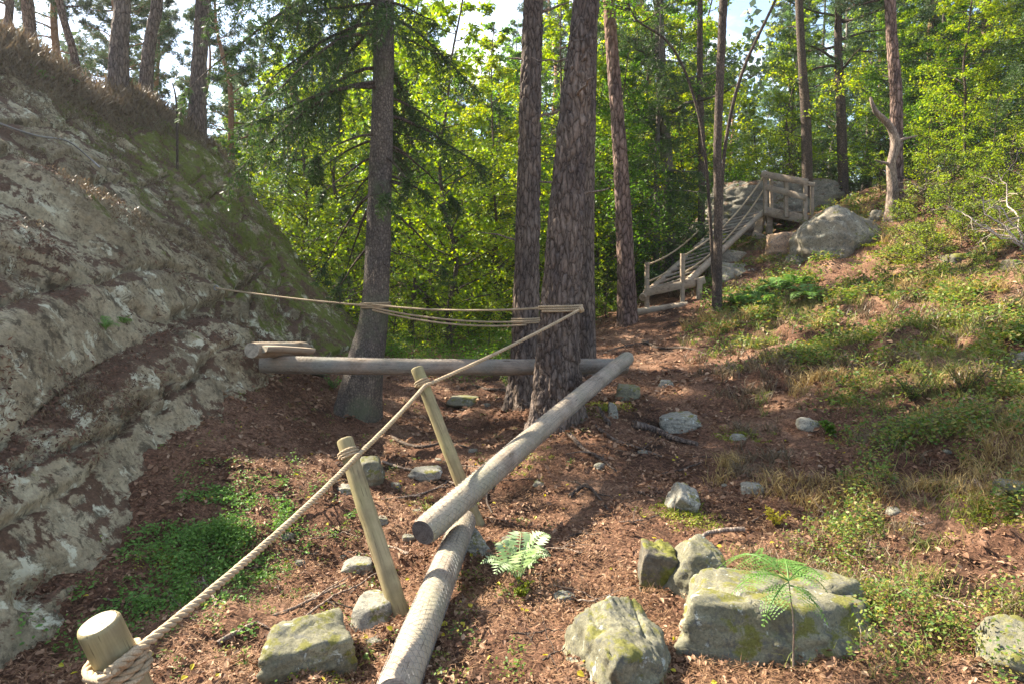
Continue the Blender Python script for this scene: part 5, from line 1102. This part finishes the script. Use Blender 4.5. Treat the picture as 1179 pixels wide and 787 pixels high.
# ------------------------------------------------------------------ leaf litter, undergrowth, grass (nobody could count these)
def sample_polar(n, r0, r1, a0=-.72, a1=.72, r=rng, p=1.0):
    d = r0 * (r1 / r0) ** (r.random(n) ** p); a = r.uniform(a0, a1, n); return d * np.sin(a), d * np.cos(a), d
def litter():
    r = np.random.default_rng(70)
    # broad dry leaves
    x, y, d = sample_polar(76000, 1.9, 16, r=r); keep = (foot_x(y) - x < .15) & (r.random(len(x)) < (1 - .6 * green_mask(x, y)) * np.clip(.62 + .9 * fbm(np.stack([x, y, 0 * x + 2], -1), 1.7, 4, .6), .08, 1)); x, y, d = x[keep], y[keep], d[keep]
    P = np.stack([x, y, H(x, y) + .006 + r.random(len(x)) * .018], -1); n = len(x); s = (.012 + .036 * r.random(n) ** 2.2) * np.clip(d / 4, .85, 2.2)
    a = leaves6(P, rdir(n, .35, r), norm(rdir(n, .6, r) * .7 + [0, 0, 1.]), s, s * .6, .2, .25)
    o = mesh_obj('leaf_litter', [a], M['litter'], smooth=False); tag(o, 'brown dry leaves strewn over the forest floor and path', 'leaf litter', kind='stuff')
    x, y, d = sample_polar(170000, 1.9, 14, r=r); keep = (foot_x(y) - x < .1) & (r.random(len(x)) < np.clip(.55 - .9 * fbm(np.stack([x, y, 0 * x + 4], -1), 1.3, 3), .1, 1)); x, y, d = x[keep], y[keep], d[keep]
    P = np.stack([x, y, H(x, y) + .004 + r.random(len(x)) * .014], -1); n = len(x)
    o = mesh_obj('needle_litter', [leaves(P, rdir(n, .22, r), np.tile([0, 0, 1.], (n, 1)), r.uniform(.03, .065, n), .0022 * np.clip(d / 3, .8, 3))], M['needles'], smooth=False)
    tag(o, 'rust-brown fallen pine needles covering the path and gully', 'needle litter', kind='stuff')
    x, y, d = sample_polar(320, 1.9, 9, r=r); keep = (foot_x(y) - x < 0); x, y = x[keep], y[keep]; n = len(x); s = r.uniform(.02, .035, n)
    o = mesh_obj('yellow_leaves', [leaves6(np.stack([x, y, H(x, y) + .025], -1), rdir(n, .3, r), norm(rdir(n, .6, r) * .6 + [0, 0, 1.]), s, s * .75)], M['yellow_leaf'], smooth=False)
    tag(o, 'yellow fallen leaves dotted about the forest floor', 'fallen leaves', kind='stuff')
litter()
def cliff_litter():
    r = np.random.default_rng(71); n0 = 330000; i = r.integers(0, len(CYY) - 1, n0); j = r.integers(0, 330, n0); P = CP[i, j] + r.normal(size=(n0, 3)) * .01; Nn = CN[i, j]
    d = CDD[j]; ledge = np.exp(-((d - .57) / .15) ** 2) * (P[:, 1] < 9) + .25 * (d < .05)
    m_ = fbm(P, 1.5, 4, .65) * 1.0 + .35 * fbm(P, 7, 2); keep = ((m_ + ledge * 1.1) > .40) & (P[:, 1] > 2) & (r.random(n0) < .9); P, Nn = P[keep], Nn[keep]; n = len(P)
    dn = norm(rdir(n, .6, r) + np.array([.5, 0, -.5])); s = r.uniform(.015, .045, n)
    o = mesh_obj('cliff_litter', [leaves(P + Nn * .012, dn, norm(Nn + rdir(n, 1, r) * .5), s, s * r.uniform(.08, .5, n))], M['litter_dark'], smooth=False)
    tag(o, 'brown needles and leaves caught on ledges of the cliff', 'leaf litter', kind='stuff')
    # moss and heather along the crest and down the face
    i = r.integers(0, len(CYY) - 1, 60000); j = r.integers(60, 400, 60000); P = CP[i, np.minimum(j, len(CDD) - 1)]; Nn = CN[i, np.minimum(j, len(CDD) - 1)]; d = CDD[np.minimum(j, len(CDD) - 1)]
    keep = (P[:, 1] > 3) & ((fbm(P, 1.1, 4, .6) + 1.0 * sstep(2.9, 3.8, d) * (1 - sstep(7, 10, d))) > .42) & (d < 11); P, Nn, d = P[keep], Nn[keep], d[keep]
    hg = .03 + .22 * sstep(3.0, 3.9, d); k = 7; n = len(P); PP = np.repeat(P, k, 0) + rdir(n * k, .3, r) * .08; hh = np.repeat(hg, k) * r.uniform(.4, 1.3, n * k)
    PP2 = PP + np.stack([np.zeros(n * k), np.zeros(n * k), hh * r.random(n * k) * .7], -1)
    o = mesh_obj('heather', [leaves(PP2, norm(rdir(n * k, 1, r) * .7 + [0, 0, .8]), rdir(n * k, 1, r), hh * .6 + .02, .008 + hh * .04)], M['heather'], smooth=False)
    tag(o, 'brown and dull green heather growing along the top of the cliff', 'heather', kind='stuff')
cliff_litter()
def clump_leaves(x, y, hgt, rad, k, leaf, r, zf=None, six=False):
    n = len(x); z = (zf or H)(x, y); cx = np.repeat(x, k); cy_ = np.repeat(y, k); cz = np.repeat(z, k); hh = np.repeat(hgt, k); rr = np.repeat(rad, k); lf = np.repeat(leaf, k); m_ = n * k
    th = r.uniform(0, 6.28, m_); q = r.random(m_) ** .6; u = r.random(m_) ** .7
    P = np.stack([cx + rr * q * np.sin(th), cy_ + rr * q * np.cos(th), cz + hh * u * (1 - .5 * q)], -1); s = lf * r.uniform(.6, 1.25, m_)
    return (leaves6 if six else leaves)(P, rdir(m_, .4, r), norm(rdir(m_, .7, r) * .8 + [0, 0, 1.]), s, s * .6)
def undergrowth():
    r = np.random.default_rng(80)
    # right slope bilberry
    x, y, d = sample_polar(21000, 2.3, 24, -.25, .72, r=r); g = green_mask(x, y) * (.2 + 1.6 * sstep(-.1, .4, fbm(np.stack([x, y, 0 * x + 9], -1), 1.1, 4, .6))); keep = (r.random(len(x)) < g * 1.1 - .10) & (x > -.3 + 0 * y); x, y, d = x[keep], y[keep], d[keep]
    o = mesh_obj('bilberry_cover', [clump_leaves(x, y, r.uniform(.07, .34, len(x)), r.uniform(.05, .12, len(x)) * np.clip(d / 5, .8, 2.4), 30, .021 * np.clip(d / 4, .9, 3.2), r)], M['bilberry'], smooth=False)
    tag(o, 'low bilberry plants spread over the right hillside', 'ground cover', kind='stuff')
    # valley floor
    x, y, d = sample_polar(5000, 9, 34, -.45, .3, r=r); keep = (r.random(len(x)) < green_mask(x, y) * 1.3) & (foot_x(y) - x < 0); x, y, d = x[keep], y[keep], d[keep]
    o = mesh_obj('valley_plants', [clump_leaves(x, y, r.uniform(.15, .55, len(x)), r.uniform(.15, .4, len(x)), 30, .045 * np.clip(d / 12, .8, 2), r)], M['green_leaf'], smooth=False)
    tag(o, 'leafy green plants covering the valley floor beyond the gully', 'ground cover', kind='stuff')
    # left patch
    n = 480; x = -1.83 + r.normal(size=n) * .22; y = 4.05 + r.normal(size=n) * .36; keep = (foot_x(y) - x < .1) & (x < -.75) & (fbm(np.stack([x, y, 0 * x], -1), 2.2, 3) > -.12); x, y = x[keep], y[keep]; n2 = 60; x2 = -1.95 + r.normal(size=n2) * .30; y2 = 3.35 + r.normal(size=n2) * .28
    k2 = (foot_x(y2) - x2 < 0); x = np.append(x, x2[k2]); y = np.append(y, y2[k2])
    o = mesh_obj('bilberry_patch', [clump_leaves(x, y, r.uniform(.04, .26, len(x)) * np.clip(.6 + fbm(np.stack([x, y, 0 * x], -1), 3, 2), .3, 1.4), r.uniform(.05, .09, len(x)), 32, r.uniform(.012, .026, len(x)), r, six=True)], M['bilberry_dark'], smooth=False)
    tag(o, 'dense fresh green bilberry patch below the left cliff', 'ground cover', kind='stuff')
    # scattered sprigs
    x, y, d = sample_polar(420, 2.3, 9, -.6, .2, r=r); keep = (foot_x(y) - x < .1) & (path_d(x, y) > .35); x, y, d = x[keep], y[keep], d[keep]
    o = mesh_obj('green_sprigs', [clump_leaves(x, y, r.uniform(.03, .10, len(x)), r.uniform(.03, .07, len(x)), 16, np.full(len(x), .018), r)], M['bilberry'], smooth=False)
    tag(o, 'small green sprigs scattered through the gully litter', 'ground cover', kind='stuff')
    # grass blades
    def blades(x, y, k, ln, wd, mat, label, name):
        n = len(x); m_ = n * k; X = np.repeat(x, k) + r.normal(size=m_) * .035; Y = np.repeat(y, k) + r.normal(size=m_) * .035; L_ = np.repeat(ln, k) * r.uniform(.5, 1.2, m_)
        P = np.stack([X, Y, H(X, Y) - .005], -1); D = norm(rdir(m_, .3, r) * .55 + [0, 0, 1.]); S = norm(np.cross(D, rdir(m_, 1, r))); W = np.repeat(wd, k)[:, None]; mid = P + D * L_[:, None] * .55; dr = norm(D + rdir(m_, .2, r) * .6 - [0, 0, .5]); tip = mid + dr * L_[:, None] * .5
        V = np.stack([P - S * W, P + S * W, mid + S * W * .8, mid - S * W * .8, tip], 1).reshape(-1, 3); b_ = np.arange(m_)[:, None] * 5
        V1 = V; o = mesh_obj(name, [(V1, np.vstack([b_ + np.array([0, 1, 2, 3])]))], M[mat], smooth=False) if False else mesh_obj(name, [(V[np.arange(len(V))], (b_ + np.array([0, 1, 2, 3]))), (V.reshape(-1, 5, 3)[:, [3, 2, 4]].reshape(-1, 3), np.arange(m_ * 3).reshape(-1, 3))], M[mat], smooth=False)
        tag(o, label, 'grass', kind='stuff')
    x, y, d = sample_polar(2300, 2.3, 14, .2, .72, r=r); g = green_mask(x, y); keep = r.random(len(x)) < g; x, y, d = x[keep], y[keep], d[keep]
    blades(x, y, 12, .13 * np.clip(d / 6, .9, 1.8), .0016 * np.clip(d / 3, .9, 3), 'grass', 'thin green grass growing among the bilberry on the right slope', 'grass')
    x, y, d = sample_polar(3400, 5.0, 22, .1, .68, r=r); keep = ~((y > 13) & (x < 7.5)) & (path_d(x, y) > .8) & (fbm(np.stack([x, y, 0 * x + 3], -1), .7, 3) + .25 * np.sin(y * .5) > .12); x, y, d = x[keep], y[keep], d[keep]
    blades(x, y, 14, .17 * np.clip(d / 8, .9, 1.8), .0018 * np.clip(d / 3, .9, 4), 'dry_grass', 'straw-coloured dry grass on the sunny upper slope', 'dry_grass')
    # brown woody heather sprigs between the green
    x, y, d = sample_polar(2400, 2.6, 20, .12, .70, r=r); keep = (path_d(x, y) > .9) & (fbm(np.stack([x, y, 0 * x + 21], -1), 1.2, 3) > .0); x, y, d = x[keep], y[keep], d[keep]
    blades(x, y, 14, .15 * np.clip(d / 6, .8, 1.6), .0020 * np.clip(d / 3, .9, 3), 'heather', 'brown woody heather stems between the bilberry plants', 'heather_stems')
    # moss tufts on the slope and by stones
    px_ = [(1130, 600), (1165, 600), (1000, 290), (1060, 290), (1090, 270), (1140, 398), (780, 590), (800, 600), (960, 700), (975, 680), (200, 655), (370, 770), (500, 590), (595, 530), (700, 470), (1100, 380), (1050, 300), (855, 500), (1075, 400)]
    xs = []; ys = []
    for p in px_:
        g_ = ground_px(*p); m_ = 40; xs.append(g_[0] + r.normal(size=m_) * .10 * max(1, g_[1] / 6)); ys.append(g_[1] + r.normal(size=m_) * .10 * max(1, g_[1] / 6))
    x = np.concatenate(xs); y = np.concatenate(ys); d = np.hypot(x, y)
    o = mesh_obj('moss_tufts', [clump_leaves(x, y, np.full(len(x), .03), .05 * np.clip(d / 6, .8, 2.5), 26, .012 * np.clip(d / 4, .9, 3.4), r)], M['moss_tuft'], smooth=False); tag(o, 'yellow-green moss cushions by stones and on the slope', 'moss', kind='stuff')
    # yellow small plant
undergrowth()
def shrublet(px, py, label, mat, n, leaf, h, seed, sp=.08):
    g = ground_px(px, py); r = np.random.default_rng(seed); root = empty('small_plant', g, label, 'plant'); st = []; fo = []
    for k in range(n):
        az = r.uniform(0, 6.28); B = curve_branch(np.array([0, 0, 0.]), np.array([math.sin(az) * .6, math.cos(az) * .6, 1]), h * r.uniform(.6, 1.1), .1, 0, 8, .15, r); st += tube(B, .0018, 4, cap=False)
        m_ = 14; u = r.uniform(.2, 1, m_); P = np.stack([np.interp(u, np.linspace(0, 1, 8), B[:, a]) for a in range(3)], -1); s = leaf * r.uniform(.6, 1.2, m_); fo.append(leaves6(P, rdir(m_, .4, r), norm(rdir(m_, .6, r) * .6 + [0, 0, 1.]), s, s * .6))
    mesh_obj('stems', st, M['slim_bark'], root); mesh_obj('leaves', fo, M[mat], root, smooth=False)
shrublet(893, 606, 'yellow-leaved little plant between path edge and largest boulder', 'yellow_leaf', 16, .024, .16, 2)
shrublet(600, 690, 'yellow-green sprig growing at the foot of bright fern', 'moss_tuft', 12, .022, .10, 3)
shrublet(958, 505, 'broad-leaved green seedling on the slope by the grey stone', 'green_leaf', 12, .04, .2, 4)
shrublet(1050, 470, 'taller bilberry bush in sunlight on the right slope', 'bilberry', 40, .022, .32, 5)
shrublet(1110, 455, 'rightmost tall bilberry bush on the sunny slope', 'bilberry', 40, .022, .34, 6)
shrublet(385, 450, 'small green sprig at the foot of the roped spruce', 'bilberry_dark', 14, .03, .22, 7)
shrublet(590, 455, 'leafy sprig against the straight dark pine', 'bilberry', 18, .03, .35, 8)

# ------------------------------------------------------------------ thin woodland haze
hz = bpy.data.materials.new('haze'); hz.use_nodes = True; hn = hz.node_tree.nodes; hn.remove(hn['Principled BSDF'])
pv = hn.new('ShaderNodeVolumePrincipled'); pv.inputs['Density'].default_value = 0.0007; pv.inputs['Anisotropy'].default_value = .6; pv.inputs['Color'].default_value = (.85, .92, 1, 1)
hz.node_tree.links.new(pv.outputs[0], hn['Material Output'].inputs['Volume'])
bx_ = np.array([[x, y, z] for x in (-95, 95) for y in (-40, 125) for z in (-12, 45)], float)
hb = mesh_obj('haze', [(bx_, np.array([[0, 1, 3, 2], [4, 6, 7, 5], [0, 4, 5, 1], [2, 3, 7, 6], [0, 2, 6, 4], [1, 5, 7, 3]]))], hz, smooth=False); tag(hb, kind='stuff')
